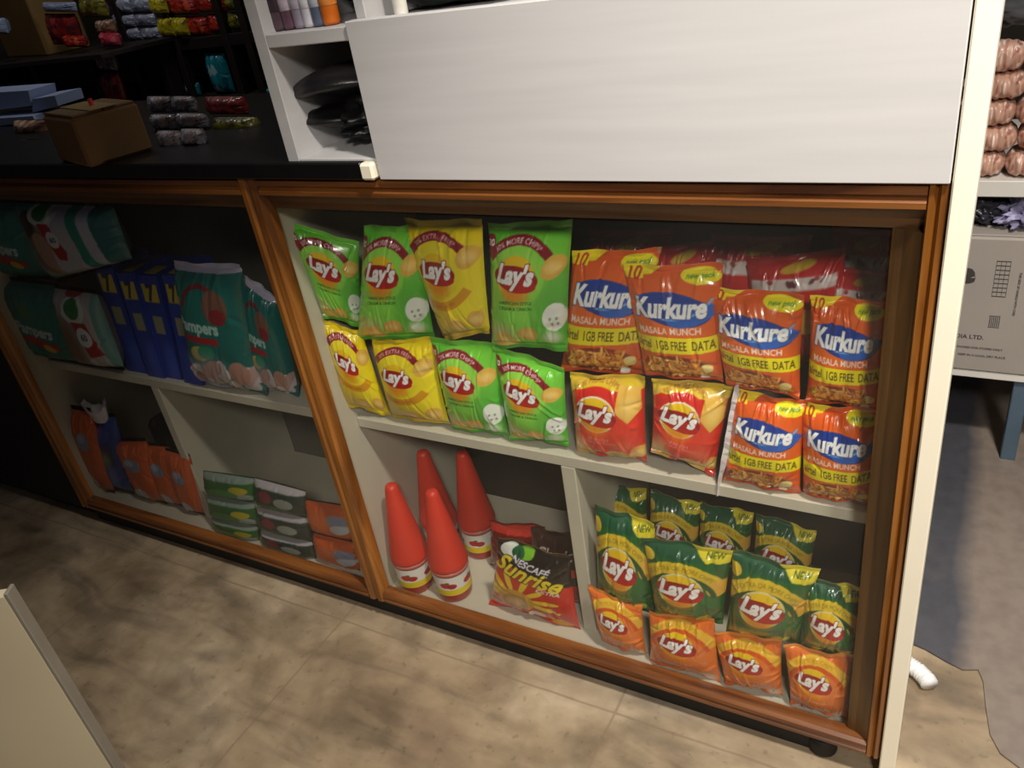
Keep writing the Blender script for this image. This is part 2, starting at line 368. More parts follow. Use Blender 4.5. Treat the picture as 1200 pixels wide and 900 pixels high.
def art_dred():
    A = Art(1.4, 'a01418', 70); A.glow(.5, .9, .6, .5, 'c82022', .8); A.rect(.06, 1.02, .94, 1.16, 'c8b8b4'); A.blobs((.1, 1.04, .9, 1.14), ['a02028', '5a2a30', 'e0d4d0'], 18, .05, 2)
    A.ell(.55, 1.27, .18, .05, 'b8922a', 10); A.rect(.2, .5, .8, .8, 'd0a040')
    return A.done()
def art_sunrise():
    A = Art(1.35, 'cc2a1c'); A.poly([(0, 1.35), (1, 1.35), (1, .82), (.7, .86), (.4, .98), (0, 1.02)], '1c1410')
    A.ell(.20, 1.22, .13, .09, 'd8d8d0', 15); A.ell(.44, 1.25, .10, .08, '7ab42c'); A.ell(.33, 1.22, .09, .07, '1f5a34')
    for i, (a, l) in enumerate(((178, .30), (158, .34), (134, .40), (108, .46), (72, .44), (38, .30), (8, .40), (-12, .42))):
        a = math.radians(a); d = .16 + l * .42; cx, cy = .34 + math.cos(a) * d, .42 + math.sin(a) * d
        A.ell(cx, cy, l * .46, .040, 'ecd030', math.degrees(a))
    A.ell(.34, .40, .22, .20, 'd0a044'); A.ell(.34, .37, .16, .14, 'b88a4c'); A.glow(.36, .36, .16, .12, 'e0bc8c', .9)
    A.ell(.16, .22, .18, .10, 'c87a64'); A.ell(.56, .17, .12, .08, 'e8d8c0', 20); A.ell(.80, .10, .14, .08, 'e09a28', -20)
    A.text('NESCAF\u00c9', .52, 1.10, .50, 'e0dcec', .03, .2, 1.2, -12); A.text('Sunrise', .50, .93, .86, 'f0d828', .03, .3, 1.35, -13, out='1c1410', outw=.03)
    A.text('EXTRA', .74, .70, .28, 'f0e8e0', .03, .2, 1, -6)
    return A.done()
def art_brown(txt='Classic'):
    A = Art(1.2, '33201a', 80); A.rect(0, .55, 1, .68, 'b03420'); A.text(txt, .55, .9, .7, 'b8b0ac', .02, .2); A.rect(0, .1, 1, .4, 'a02c1c'); return A.done()
def art_redplain():
    A = Art(1.2, '701410', 50); A.rect(0, 1.02, 1, 1.15, 'd83a28'); A.text('RICH', .5, .85, .4, 'c8b8a8', .02); return A.done()
def art_nappy():     # wide pack: teal with stripes, product picture on the left
    A = Art(.75, '1d8080'); A.glow(.25, .3, .35, .5, 'c8b4a4', 1); A.ell(.20, .36, .15, .28, '8a6a58', 12); A.ell(.16, .56, .09, .12, '3a2c28'); A.ell(.28, .30, .12, .2, 'c09888', 15)
    A.poly([(.42, .75), (.66, .75), (.62, 0), (.30, 0)], 'c4c4d0'); A.poly([(.60, .75), (.72, .75), (.74, 0), (.66, 0)], '1e9486')
    A.poly([(.72, .75), (.82, .75), (.86, 0), (.74, 0)], 'c8cce0'); A.poly([(.82, .75), (1, .75), (1, 0), (.86, 0)], '167078')
    A.ell(.33, .66, .13, .10, 'e0e4e0'); A.ell(.33, .67, .08, .07, '1f7a3a'); A.poly([(.30, .58), (.42, .58), (.50, .28), (.46, .20), (.38, .22)], 'b01c24')
    A.ell(.41, .42, .065, .085, 'e8e8ec'); A.text('60', .41, .42, .07, '3a4a8a', .03); return A.done()
def art_nappy2():    # plain teal with a wordmark
    A = Art(.95, '0f6a66'); A.glow(.5, .5, .6, .5, '1a857c', .9); A.text('Pampers', .55, .42, .56, 'd8e0ea', .035, .1, 1.1, -6); A.ell(.60, .29, .30, .055, 'b02830', -10); A.ell(.72, .24, .10, .04, 'e0b03a', -15)
    A.glow(.5, .66, .12, .12, '7a8a30', .6); A.ell(.45, .10, .35, .06, '0e5a4a'); A.glow(.1, .8, .2, .3, '2a9a98', .7)
    return A.done()
def art_nappy3():    # tag pack
    A = Art(1.25, 'b4aeb0'); A.glow(.3, .4, .35, .7, '806452', 1); A.ell(.28, .35, .14, .35, '8a6450', 8); A.ell(.55, .98, .26, .20, 'd8e0dc'); A.ell(.55, 1.0, .17, .14, '1f8038')
    A.poly([(.45, .82), (.78, .82), (.90, .32), (.66, .28)], 'ac1c24'); A.ell(.66, .60, .15, .15, 'e4e6ee'); A.text('60', .66, .60, .14, '3a4a6a', .03); A.rect(.9, 0, 1, 1.25, '2a8a86', .6); A.ell(.5, 1.2, .2, .06, 'b02028')
    return A.done()
def art_pants():
    A = Art(1.45, '0f6c68'); A.rect(0, 1.37, 1, 1.45, 'c8c0d8'); A.glow(.5, .9, .6, .5, '188078', .9)
    A.arc(.45, .98, .25, .30, 10, 170, '8c1a28', 1); A.ell(.66, 1.04, .17, .19, '8a6050'); A.ell(.68, .94, .12, .09, '9a2a34'); A.text('Pampers', .36, .80, .60, 'c8ece8', .045, 0, 1.1, -3); A.poly([(.06, .72), (.62, .69), (.62, .61), (.08, .65)], 'b8242c')
    A.ell(.32, .50, .14, .09, 'd8c86a'); A.ell(.42, .52, .12, .08, '2aa07a'); A.glow(.35, .15, .55, .42, 'c0b0b4', 1); A.arc(.3, .62, .35, .40, -150, -30, 'b0242c'); A.blobs((.05, .05, .95, .33), ['d8ccd0', 'b4949a', 'c8a4a0', 'e0d8dc', '9c7468'], 16, .16, 4, .7)
    A.ell(.80, .30, .12, .14, 'c09080'); A.ell(.08, 1.06, .05, .05, 'e0c8c8'); return A.done()
def art_orangebox():
    A = Art(2.1, 'c4562a', 60); A.glow(.5, 1, .5, 1, 'd8642c', .8); A.ell(.5, 1.35, .26, .22, '8a94b4'); A.ell(.45, 1.42, .15, .1, 'b0b4c8'); A.ell(.4, .35, .25, .2, 'c8c0c8'); A.rect(0, 2.0, 1, 2.1, 'dcc8b8'); return A.done()
def art_bluepack():
    A = Art(2.3, '1c3a8c', 60); A.ell(.5, 1.8, .34, .22, '3454a8'); A.ell(.45, 1.9, .1, .07, 'c84a6a'); A.rect(.1, .9, .8, 1.4, '2a3448'); A.glow(.5, 1.1, .25, .3, '8aa07a', .9); A.glow(.6, .6, .25, .4, '7c8cc4', .8); return A.done()
def art_greenlow():
    A = Art(.45, '2c6a34', 80); A.rect(0, .36, 1, .45, '8a9a90'); A.ell(.75, .24, .17, .07, 'c8b828'); A.ell(.45, .14, .3, .08, '3f8a48'); A.text('Dettol', .3, .22, .3, '9ac0a0', .02) if False else None; A.ell(.85, .1, .13, .09, '98a8a0'); return A.done()
def art_greygreen():
    A = Art(.45, '2a3a34', 80); A.rect(0, .37, 1, .45, 'b0a8ac'); A.ell(.3, .26, .13, .09, '8a3444'); A.ell(.65, .22, .18, .08, '9aa49c'); A.ell(.45, .1, .35, .05, '3f6a48'); return A.done()
def art_orangelow():
    A = Art(.8, 'c0521c', 60); A.ell(.75, .45, .22, .16, '7a86a4'); A.ell(.8, .3, .2, .1, 'b8bcc4'); A.glow(.3, .4, .4, .3, 'd8661e', .8); return A.done()
def art_blotch(bg, cols, asp=.7, n=40, r=.12, seed=1, nu=50):
    A = Art(asp, bg, nu); A.blobs((0, 0, 1, asp), cols, n, r, seed, .7); return A.done()
def art_nuts():
    A = Art(.62, 'c49c88', 80); A.blobs((0, 0, 1, .62), ['c89c88', 'b07e68', 'dcb8a6', '966050', 'cc9a82', 'ecd4c8'], 420, .035, 5, .7); return A.done()
def art_blue():
    A = Art(4.4, '1c3cae', 34); A.rect(0, 0, 1, 4.4, '1a38a4'); A.rect(.1, 3.45, .85, 4.15, 'd0bc3a'); A.text('7', .48, 3.8, .4, '2a2a5a', .04, 0, 1.2); A.rect(.25, 2.2, .75, 2.9, '9a9a78'); A.glow(.7, 1, .5, 1, '3a60d8', .8); return A.done()

def foil(name, rough=.3, spec=.5, coat=.6, bs=38, bstr=.4):
    m, nt, N, K, P = newmat(name)
    a = N.new('ShaderNodeVertexColor'); a.layer_name = 'art'; K.new(a.outputs['Color'], P.inputs['Base Color'])
    P.inputs['Roughness'].default_value = rough; P.inputs['Coat Weight'].default_value = coat; P.inputs['Coat Roughness'].default_value = .12
    tc = N.new('ShaderNodeTexCoord'); nz = N.new('ShaderNodeTexNoise'); nz.inputs['Scale'].default_value = bs; nz.inputs['Detail'].default_value = 3; nz.inputs['Distortion'].default_value = .8
    K.new(tc.outputs['Object'], nz.inputs['Vector']); b = N.new('ShaderNodeBump'); b.inputs['Strength'].default_value = bstr; b.inputs['Distance'].default_value = .004
    K.new(nz.outputs['Fac'], b.inputs['Height']); K.new(b.outputs[0], P.inputs['Normal']); return m
FOIL = foil('printed_foil'); CARD = foil('printed_card', .5, .3, .15, 30, .05); SOFT = foil('printed_soft_plastic', .38, .4, .35, 25, .2)

def grid_mesh(name, P, colr, close_with=None):
    """P: (nv,nu,3) front, colr (nv,nu,3) ; optional back grid (nv,nu,3) of the same size"""
    nv, nu = P.shape[:2]; V = P.reshape(-1, 3); C = colr.reshape(-1, 3)
    i = np.arange(nv - 1)[:, None] * nu + np.arange(nu - 1)[None]; i = i.reshape(-1)
    F = np.stack([i, i + 1, i + nu + 1, i + nu], -1)
    if close_with is not None:
        B, cb = close_with; bv, bu = B.shape[:2]; n0 = len(V); V = np.concatenate([V, B.reshape(-1, 3)]); C = np.concatenate([C, np.tile(np.array(cb), (bv * bu, 1))])
        j = (np.arange(bv - 1)[:, None] * bu + np.arange(bu - 1)[None]).reshape(-1) + n0
        F = np.concatenate([F, np.stack([j + bu, j + bu + 1, j + 1, j], -1)])
    me = bpy.data.meshes.new(name); me.vertices.add(len(V)); me.vertices.foreach_set('co', V.astype(np.float32).reshape(-1))
    me.loops.add(len(F) * 4); me.loops.foreach_set('vertex_index', F.astype(np.int32).reshape(-1))
    me.polygons.add(len(F)); me.polygons.foreach_set('loop_start', np.arange(len(F), dtype=np.int32) * 4)
    me.update(calc_edges=True)
    at = me.color_attributes.new('art', 'FLOAT_COLOR', 'POINT')
    at.data.foreach_set('color', np.concatenate([C, np.ones((len(C), 1))], 1).astype(np.float32).reshape(-1))
    me.polygons.foreach_set('use_smooth', np.ones(len(F), dtype=bool)); return me

def get(k):
    if k not in ARTS: ARTS[k] = MAKERS[k]()
    return ARTS[k]
MAKERS = dict(green=art_green, yellow=art_yellow, red=art_red, kurkure=art_kurkure, dgreen=art_dgreen, orange=art_orange, dred=art_dred, sunrise=art_sunrise,
    brown=art_brown, redplain=art_redplain, nappy=art_nappy, nappy2=art_nappy2, nappy3=art_nappy3, pants=art_pants, orangebox=art_orangebox, bluepack=art_bluepack,
    greenlow=art_greenlow, greygreen=art_greygreen, orangelow=art_orangelow, nuts=art_nuts, blue=art_blue,
    silver=lambda: art_blotch('9aa0b4', ['b8bcd0', '7c84a0', 'd0d4e0', '5c6888'], seed=3), lemon=lambda: art_blotch('b8a818', ['d0c430', '8a7c10'], seed=4),
    scarlet=lambda: art_blotch('a01c14', ['c02c1c', '701010', 'c85030', '8a1610'], seed=5), olive=lambda: art_blotch('6a6418', ['7c7824', '4c4810'], seed=6),
    teal=lambda: art_blotch('0f7c8c', ['2098a8', '0a5468', '9ac0cc'], .9, 22, .16, 7), grey=lambda: art_blotch('787478', ['9a949c', '545058', 'b0a8a8', '3a3a40', '8a7068'], seed=8),
    maroon=lambda: art_blotch('6c1418', ['8a1c1c', '4a0c10', '9c3a30'], seed=9), tan=lambda: art_blotch('8a6048', ['a07458', '6a4838', 'c0a890'], seed=10),
    paper=lambda: art_blotch('8c98b4', ['98a4c0', '8490ac'], seed=11), coral=lambda: art_blotch('b8344a', ['d0606a', 'a02434'], seed=12), steel=lambda: art_blotch('b0b0c0', ['d8d8e4', '70708c', '4a4a60', 'c0a8a0'], 1.8, 40, .12, 13),
    amber=lambda: art_blotch('d07828', ['e08c38', 'b85c14'], 1.8, 20, .15, 14), plum=lambda: art_blotch('6a5264', ['8a7488', '42303e', 'c8b8c8'], 1.8, 40, .12, 15))

def pouch(name, art, corners, y, label, cat='packet', group=None, yaw=0, depth=.022, seed=0, lean=0, mat=None, back=None, seal=.05, wr=1.0, edge=None, sq=2.6, seals=True, plane=None):
    """a pillow pouch: front and back sheets bulging from a slightly leaning plane. corners TL,TR,BR,BL in the plane"""
    A = get(art); mat = mat or FOIL; rnd = random.Random(seed); th = math.radians(yaw); ph = math.radians(lean)
    bx = on(*((np.array(corners[2]) + np.array(corners[3])) / 2), 1, y)
    e1 = np.array([math.cos(th), math.sin(th), 0]); nb = np.array([-math.sin(th), math.cos(th), 0])       # nb points backwards
    e2 = np.array([0, 0, 1]) * math.cos(ph) + nb * math.sin(ph); n = np.cross(e1, e2)                    # n points to the front
    O = bx.copy(); st = []
    for c in corners:
        d = ray(*c); t = ((O - CAM) @ n) / (d @ n); q = CAM + d * t - O; st.append((q @ e1, q @ e2))
    for zf in ((0.0005, -.09), (.3545, .30)):
        if y < .35:
            for i in (2, 3):
                z = bx[2] + st[i][1]
                if zf[1] < z < zf[0]: st[i] = (st[i][0], st[i][1] + zf[0] - z)
    TL, TR, BR, BL = [np.array(q) for q in st]
    nu, nv = A.nu, A.nv
    v, u = np.mgrid[0:nv, 0:nu]; u = u / (nu - 1); v = v / (nv - 1)
    def shell(u, v, sign, amp):
        pin = 1 - .05 * np.sin(np.pi * v) ** .7 * (1 if seals else 0)
        uu = .5 + (u - .5) * pin; vv = .5 + (v - .5) * (1 - .02 * np.sin(np.pi * u) * (1 if seals else 0))
        s = (BL[0] * (1 - uu) + BR[0] * uu) * (1 - vv) + (TL[0] * (1 - uu) + TR[0] * uu) * vv
        t = (BL[1] * (1 - uu) + BR[1] * uu) * (1 - vv) + (TL[1] * (1 - uu) + TR[1] * uu) * vv
        tt = np.clip((v - seal) / (1 - 2 * seal), 0, 1)
        f = np.clip(1 - np.abs(2 * u - 1) ** sq, 0, 1) ** .6 * np.clip(1 - np.abs(2 * tt - 1) ** (sq + .3), 0, 1) ** .62
        d = depth * f
        r = random.Random(seed * 7 + sign)
        fade = np.clip(f * 2.2, 0, 1)
        for k in range(22):
            top = r.random() < .5; u0 = r.uniform(.03, .97); v0 = 1 - seal if top else seal; a = r.uniform(-.6, .6); le = r.uniform(.10, .36); wd = r.uniform(.012, .03)
            dv = (v0 - v) if top else (v - v0); du = u - u0 - a * dv
            d = d + wr * r.choice((-1, 1)) * r.uniform(.0010, .0032) * np.exp(-(du / wd) ** 2) * np.exp(-(dv / le) ** 2) * np.clip(dv / .03, 0, 1) * fade
        for k in range(7):
            u0 = r.choice((.04, .96)); v0 = r.uniform(.12, .88); a = r.uniform(-.8, .8); le = r.uniform(.08, .25)
            du = np.abs(u - u0); dv = v - v0 - a * du
            d = d + wr * r.choice((-1, 1)) * r.uniform(.0010, .0030) * np.exp(-(dv / .022) ** 2) * np.exp(-(du / le) ** 2) * fade
        d = d + wr * .0016 * np.sin(5 * u + r.uniform(0, 6)) * np.sin(6 * v + r.uniform(0, 6)) * fade
        if seals:
            sm = np.clip((seal - v) / .01, 0, 1) + np.clip((v - 1 + seal) / .01, 0, 1)
            wave = sm * (.0004 * np.sin(v * 500) + .003 * np.sin(u * 8 + seed * 1.7) + .0015 * np.sin(u * 19 + seed))
            d = d + sign * wave + .0005
        return s, t, d
    s, t, d = shell(u, v, 1, 1); root = empty(name, bx, label, cat, group)
    F = s[..., None] * e1 + t[..., None] * e2 + d[..., None] * n
    v2, u2 = np.mgrid[0:nv:1, 0:13]; u2 = u2 / 12.; v2 = v2 / (nv - 1); s2, t2, d2 = shell(u2, v2, -1, 1)
    B = s2[..., None] * e1 + t2[..., None] * e2 - d2[..., None] * n
    B[:, 0] = F[:, 0]; B[:, -1] = F[:, -1]
    col = A.out; cb = lin(hx(back)) if back else col.mean((0, 1)) * .8; k = int(round(seal * nv)) if seals else 0
    if k < 2:
        link('pouch' if seals else 'bag', grid_mesh('pouch', F, col, (B, cb)), root, mat)
    else:
        link('pouch', grid_mesh('pouch', F[k:nv - k + 0], col[k:nv - k], (B[k:nv - k], cb)), root, mat)
        link('bottom_seal', grid_mesh('bottom_seal', F[:k + 1], col[:k + 1], (B[:k + 1], cb)), root, mat)
        link('top_seal', grid_mesh('top_seal', F[nv - k - 1:], col[nv - k - 1:], (B[nv - k - 1:], cb)), root, mat)
    return root

# ------------------------------------------------------------------ the setting
FZ = -.05
f = MB().add([(-4.5, -2.5, FZ), (2.5, -2.5, FZ), (2.5, 3, FZ), (-4.5, 3, FZ), (-4.5, -2.5, FZ - .05), (2.5, -2.5, FZ - .05), (2.5, 3, FZ - .05), (-4.5, 3, FZ - .05)],
             [(0, 1, 2, 3), (4, 5, 6, 7), (0, 1, 5, 4), (1, 2, 6, 5), (2, 3, 7, 6), (3, 0, 4, 7)]).build('floor', floor_mat())
tago(f, 'dirty beige marble tile floor with brown stains', kind='structure')
WALLM = plain('dim_wall', '4a443c', .8, .2, 3)
wb = MB().box((-4.5, 2.9, FZ), (2.5, 3.0, 2.6)).build('wall_back', WALLM); tago(wb, 'dim wall at the back of the shop', kind='structure')
wl = MB().box((-4.5, -2.5, FZ), (-4.4, 2.9, 2.6)).build('wall_left', WALLM); tago(wl, 'dark wall at the left end of the shop', kind='structure')

# floor sheets on the right
def sheet_mat():
    m, nt, N, K, P = newmat('worn_floor_sheet')
    geo = N.new('ShaderNodeNewGeometry')
    nz = N.new('ShaderNodeTexNoise'); nz.inputs['Scale'].default_value = 3.2; nz.inputs['Detail'].default_value = 9; nz.inputs['Distortion'].default_value = .5; K.new(geo.outputs['Position'], nz.inputs['Vector'])
    n2 = N.new('ShaderNodeTexNoise'); n2.inputs['Scale'].default_value = 40; n2.inputs['Detail'].default_value = 6; K.new(geo.outputs['Position'], n2.inputs['Vector'])
    sp = N.new('ShaderNodeSeparateXYZ'); K.new(geo.outputs['Position'], sp.inputs[0])
    mr = N.new('ShaderNodeMapRange'); mr.inputs[1].default_value = .06; mr.inputs[2].default_value = .15; K.new(sp.outputs[0], mr.inputs[0])     # a dusty trodden strip
    ad = N.new('ShaderNodeMath'); ad.operation = 'MULTIPLY_ADD'; K.new(nz.outputs['Fac'], ad.inputs[0]); ad.inputs[1].default_value = 1.1; K.new(mr.outputs[0], ad.inputs[2])
    cr = N.new('ShaderNodeValToRGB'); e = cr.color_ramp.elements; e[0].position = .62; e[0].color = L('44444a'); e[1].position = .98; e[1].color = L('7c7066')
    K.new(ad.outputs[0], cr.inputs[0])
    c2 = N.new('ShaderNodeValToRGB'); c2.color_ramp.elements[0].position = .3; c2.color_ramp.elements[0].color = (.6, .6, .6, 1); c2.color_ramp.elements[1].position = .6
    K.new(n2.outputs['Fac'], c2.inputs[0])
    mx = N.new('ShaderNodeMix'); mx.data_type = 'RGBA'; mx.blend_type = 'MULTIPLY'; mx.inputs[0].default_value = .5; K.new(cr.outputs[0], mx.inputs[6]); K.new(c2.outputs[0], mx.inputs[7])
    K.new(mx.outputs[2], P.inputs['Base Color']); P.inputs['Roughness'].default_value = .55; return m
def flat(name, pts, z, th, mat):
    v = [(p[0], p[1], z + th) for p in pts] + [(p[0], p[1], z) for p in pts]; n = len(pts)
    return MB().add(v, [tuple(range(n)), tuple(range(n, 2 * n))[::-1]] + [(i, (i + 1) % n, (i + 1) % n + n, i + n) for i in range(n)]).build(name, mat)
pp = [on(a, b, 2, FZ)[:2] for a, b in ((1030, 735), (1060, 752), (1084, 762), (1108, 776), (1128, 786), (1146, 786), (1152, 800), (1155, 830), (1160, 862), (1172, 884), (1200, 905), (1290, 960), (1330, 800))]
pp += [(.9, .35), (1.2, 2.2), (-.1, 2.2), (-.1, .36)]
sh = flat('floor_sheet', pp, FZ, .003, sheet_mat()); tago(sh, 'worn dark grey floor sheet with dusty trodden strip, right of the counter', 'floor sheet')

# ------------------------------------------------------------------ display counter
cab = empty('display_counter', (-.83, .2, FZ), 'long cream shop counter with brown wooden frame and glass fronted shelves', 'counter')
def cp(name, mb, mat, par=None, smooth=False):
    o = mb.build(name, mat, par or cab, smooth)
    if par is None: o.matrix_parent_inverse = Matrix.Translation((.83, -.2, -FZ))
    return o
BK = .35
cp('side_panel', MB().box((.0005, -.002, FZ), (.0195, BK, 1.12)), CREAMEDGE)
cp('side_panel', MB().box((-1.705, .024, FZ), (-1.690, BK, .76)), INNER)
cp('partition', MB().box((-.862, .024, -.02), (-.834, BK, .76)), INNER)
cp('back_panel', MB().box((-.834, BK - .012, -.02), (0, BK, .741)), plain('brown_back_board', '2e281f', .7, .2, 5))
cp('back_panel', MB().box((-1.690, BK - .012, -.02), (-.862, BK, .741)), plain('grey_back_board', '6e6c64', .7, .2, 5))
cp('bottom_board', MB().box((-1.690, .024, -.02), (0, BK - .012, 0)), INNER)
cp('top_board', MB().box((-1.70, .02, .742), (0, BK, .762)), DARKB)
cp('shelf', MB().box((-.834, .07, .335), (0, BK - .012, .354)), INNER)
cp('shelf', MB().box((-1.690, .07, .335), (-.862, BK - .012, .354)), INNER)
cp('divider', MB().box((-.460, .07, 0), (-.437, BK - .012, .335)), INNER)
cp('divider', MB().box((-1.362, .07, 0), (-1.340, BK - .012, .335)), INNER)
cp('toe_board', MB().box((-1.70, .02, FZ), (-.085, .04, -.02)), TOE)
cp('foot', MB().lathe([(.016, 0), (.020, .004), (.020, .024), (.016, .03)], (-.075, .03, FZ), 24), TOE)
def moulding(a, b):       # profile: (across from outer edge, depth): two ridges with a groove
    w_ = b - a; pr = [(0, .022), (0, .004), (.08, .0005), (.30, 0), (.40, .003), (.46, .005), (.52, .003), (.62, .0), (.84, .001), (.96, .006), (1, .012), (1, .022)]
    return [(a + x * w_, y) for x, y in pr]
VF = lambda p, t: (p[0], p[1], t)
HF = lambda p, t: (t, p[1], p[0])
def stile(a, b, fa=None, fb=None):
    m = MB().prism(moulding(a, b), VF, 0, .78)
    s = cp('frame_stile', m, WOODV); return s
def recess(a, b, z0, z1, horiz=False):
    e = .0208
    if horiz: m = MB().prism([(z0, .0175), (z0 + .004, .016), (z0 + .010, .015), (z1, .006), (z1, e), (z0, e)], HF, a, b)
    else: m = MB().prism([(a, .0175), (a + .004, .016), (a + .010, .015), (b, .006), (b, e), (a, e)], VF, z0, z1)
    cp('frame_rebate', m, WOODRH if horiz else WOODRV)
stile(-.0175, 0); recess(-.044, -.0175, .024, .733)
stile(-.858, -.822)
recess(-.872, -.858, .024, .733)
stile(-1.705, -1.675)
def rail(z0, z1, x0, x1): cp('frame_rail', MB().prism(moulding(z0, z1), HF, x0, x1), WOODH)
rail(.755, .7799, -1.675, -.858); rail(.755, .7799, -.822, -.0175)
rail(0, .024, -1.675, -.858); rail(0, .024, -.822, -.0175)
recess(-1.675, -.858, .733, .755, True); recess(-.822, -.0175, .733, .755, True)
cp('glass_pane', MB().box((-.836, .0215, .005), (-.030, .0245, .745), .0004), GLASS)
cp('glass_pane', MB().box((-1.69, .0215, .005), (-.866, .0245, .745), .0004), GLASS)

# ------------------------------------------------------------------ white shelf unit on the counter
su = empty('shelf_unit', (-.37, .15, .781), 'white laminate shelf unit standing on the counter, closed by a broad front board', 'shelf unit')
def sp_(name, mb, mat): 
    o = mb.build(name, mat, su); o.matrix_parent_inverse = Matrix.Translation((.37, -.15, -.781)); return o
sp_('front_board', MB().box((-.608, -.004, .781), (-.001, .014, .957), .001), WHITE)
sp_('side_panel', MB().box((-.752, .0, .802), (-.733, .30, 1.25), .001), WHITE)
sp_('base_board', MB().box((-.733, .0, .802), (-.61, .30, .806), .001), WHITE)
sp_('shelf', MB().box((-.733, .0, .937), (-.607, .30, .952), .001), WHITE)
sp_('shelf', MB().box((-.607, .016, .935), (-.001, .30, .950), .001), WHITE)
sp_('upright', MB().box((-.606, .016, .952), (-.592, .30, 1.25), .001), WHITE)
sp_('back_panel', MB().box((-.733, .30, .802), (-.001, .312, 1.25), .001), DARKB)  # added back, its dark colour carries the shade inside the bay
ct = empty('countertop', (-1.4, .2, .78), 'black laminate countertop left of the white shelf unit', 'countertop')
def ctp(name, mb, mat):
    o = mb.build(name, mat, ct); o.matrix_parent_inverse = Matrix.Translation((1.4, -.2, -.78)); return o
ctp('slab', MB().box((-2.3, -.006, .7805), (-.632, .46, .802), .002), BLACK)
ctp('edge_cap', MB().box((-.632, -.010, .7815), (-.612, .015, .802), .003), CREAMEDGE)

# ------------------------------------------------------------------ snack packets, upper shelf of the right bay
UY = .086
G1 = 'green and yellow crisp packets on the middle shelf'
S = 1
P_ = [
 ('green', ((333, 258), (421, 283), (426, 385), (380, 372)), 30, 'bright green crisp packet at the left end of the top layer, against the side panel'),
 ('green', ((427, 264), (492, 262), (510, 396), (418, 400)), 6, 'bright green crisp packet in the top layer, second from left, with shiny right side'),
 ('yellow', ((472, 256), (566, 256), (575, 390), (521, 400)), -8, 'yellow crisp packet in the top layer, between two green ones'),
 ('green', ((572, 261), (672, 256), (666, 411), (576, 407)), 0, 'largest bright green crisp packet, top layer beside the orange snack packets'),
 ('yellow', ((374, 373), (424, 388), (461, 497), (406, 476)), 24, 'narrow looking yellow crisp packet turned at an angle against the left side panel'),
 ('yellow', ((434, 397), (506, 395), (528, 499), (462, 497)), 0, 'yellow crisp packet standing on the shelf below the second green packet'),
 ('green', ((503, 394), (582, 402), (597, 513), (533, 515)), 0, 'bright green crisp packet on the shelf directly right of a yellow packet'),
 ('green', ((578, 404), (662, 430), (668, 522), (600, 525)), 0, 'bright green crisp packet on the shelf directly left of a red crisp packet'),
]
for i, (k, c, yw, lb) in enumerate(P_):
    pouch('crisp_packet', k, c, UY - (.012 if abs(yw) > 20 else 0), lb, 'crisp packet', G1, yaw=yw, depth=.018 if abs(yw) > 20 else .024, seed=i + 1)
G2 = 'orange masala snack packets on the middle shelf'
K_ = [
 (((671, 293), (775, 290), (756, 440), (657, 434)), 0, UY + .012, 'orange snack packet at the left end of the orange group, partly behind the next one'),
 (((729, 309), (848, 308), (848, 448), (756, 440)), 0, UY - .004, 'orange snack packet, tallest standing of the top layer, above the tilted red crisp packet'),
 (((826, 334), (944, 344), (938, 467), (851, 450)), 0, UY - .006, 'orange snack packet in the top layer, third of four from the left'),
 (((950, 344), (1040, 352), (1034, 484), (944, 470)), 0, UY - .002, 'orange snack packet in the top layer beside the right frame stile'),
 (((860, 455), (946, 470), (938, 583), (847, 567)), 0, UY - .006, 'orange snack packet on the shelf right of the tilted red crisp packet'),
 (((937, 470), (1032, 480), (1026, 594), (940, 596)), 0, UY - .006, 'orange snack packet on the shelf in the bottom right corner of the upper compartment'),
]
for i, (c, yw, y, lb) in enumerate(K_):
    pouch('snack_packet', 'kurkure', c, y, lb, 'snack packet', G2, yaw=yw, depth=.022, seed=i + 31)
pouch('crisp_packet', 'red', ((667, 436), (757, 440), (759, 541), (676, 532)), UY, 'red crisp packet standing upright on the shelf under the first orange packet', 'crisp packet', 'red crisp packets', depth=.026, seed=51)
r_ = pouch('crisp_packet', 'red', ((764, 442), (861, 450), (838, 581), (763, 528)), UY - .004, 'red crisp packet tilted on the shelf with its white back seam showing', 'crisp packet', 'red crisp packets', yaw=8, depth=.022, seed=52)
# its pale back seam, a folded fin along the right edge
q0 = on(861, 451, 1, .075); q1 = on(846, 500, 1, .072); q2 = on(840, 580, 1, .070); fin = MB()
fv = []; 
for t in range(21):
    u = t / 20; a = (1 - u) ** 2 * q0 + 2 * u * (1 - u) * q1 + u * u * q2; wv = .004 + .012 * math.sin(math.pi * min(1, u * 1.15)) ; z = .0015 * math.sin(t * 1.7)
    fv += [a + [wv * .2, -.004 + z, 0], a + [wv * .95, .003 - z, 0], a + [wv * .95, .0055 - z, 0], a + [wv * .2, -.0015 + z, 0]]
fin.add(fv, [tuple(4 * i + np.array(q)) for i in range(20) for q in ((0, 1, 5, 4), (1, 2, 6, 5), (2, 3, 7, 6), (3, 0, 4, 7))])
fo = fin.build('back_seam', plain('white_film', 'd8d4d8', .35, .08, 30), r_); fo.matrix_parent_inverse = Matrix.Translation(-r_.location); fo['label'] = 'pale folded back seam'
G3 = 'dark red snack bags behind the orange packets'
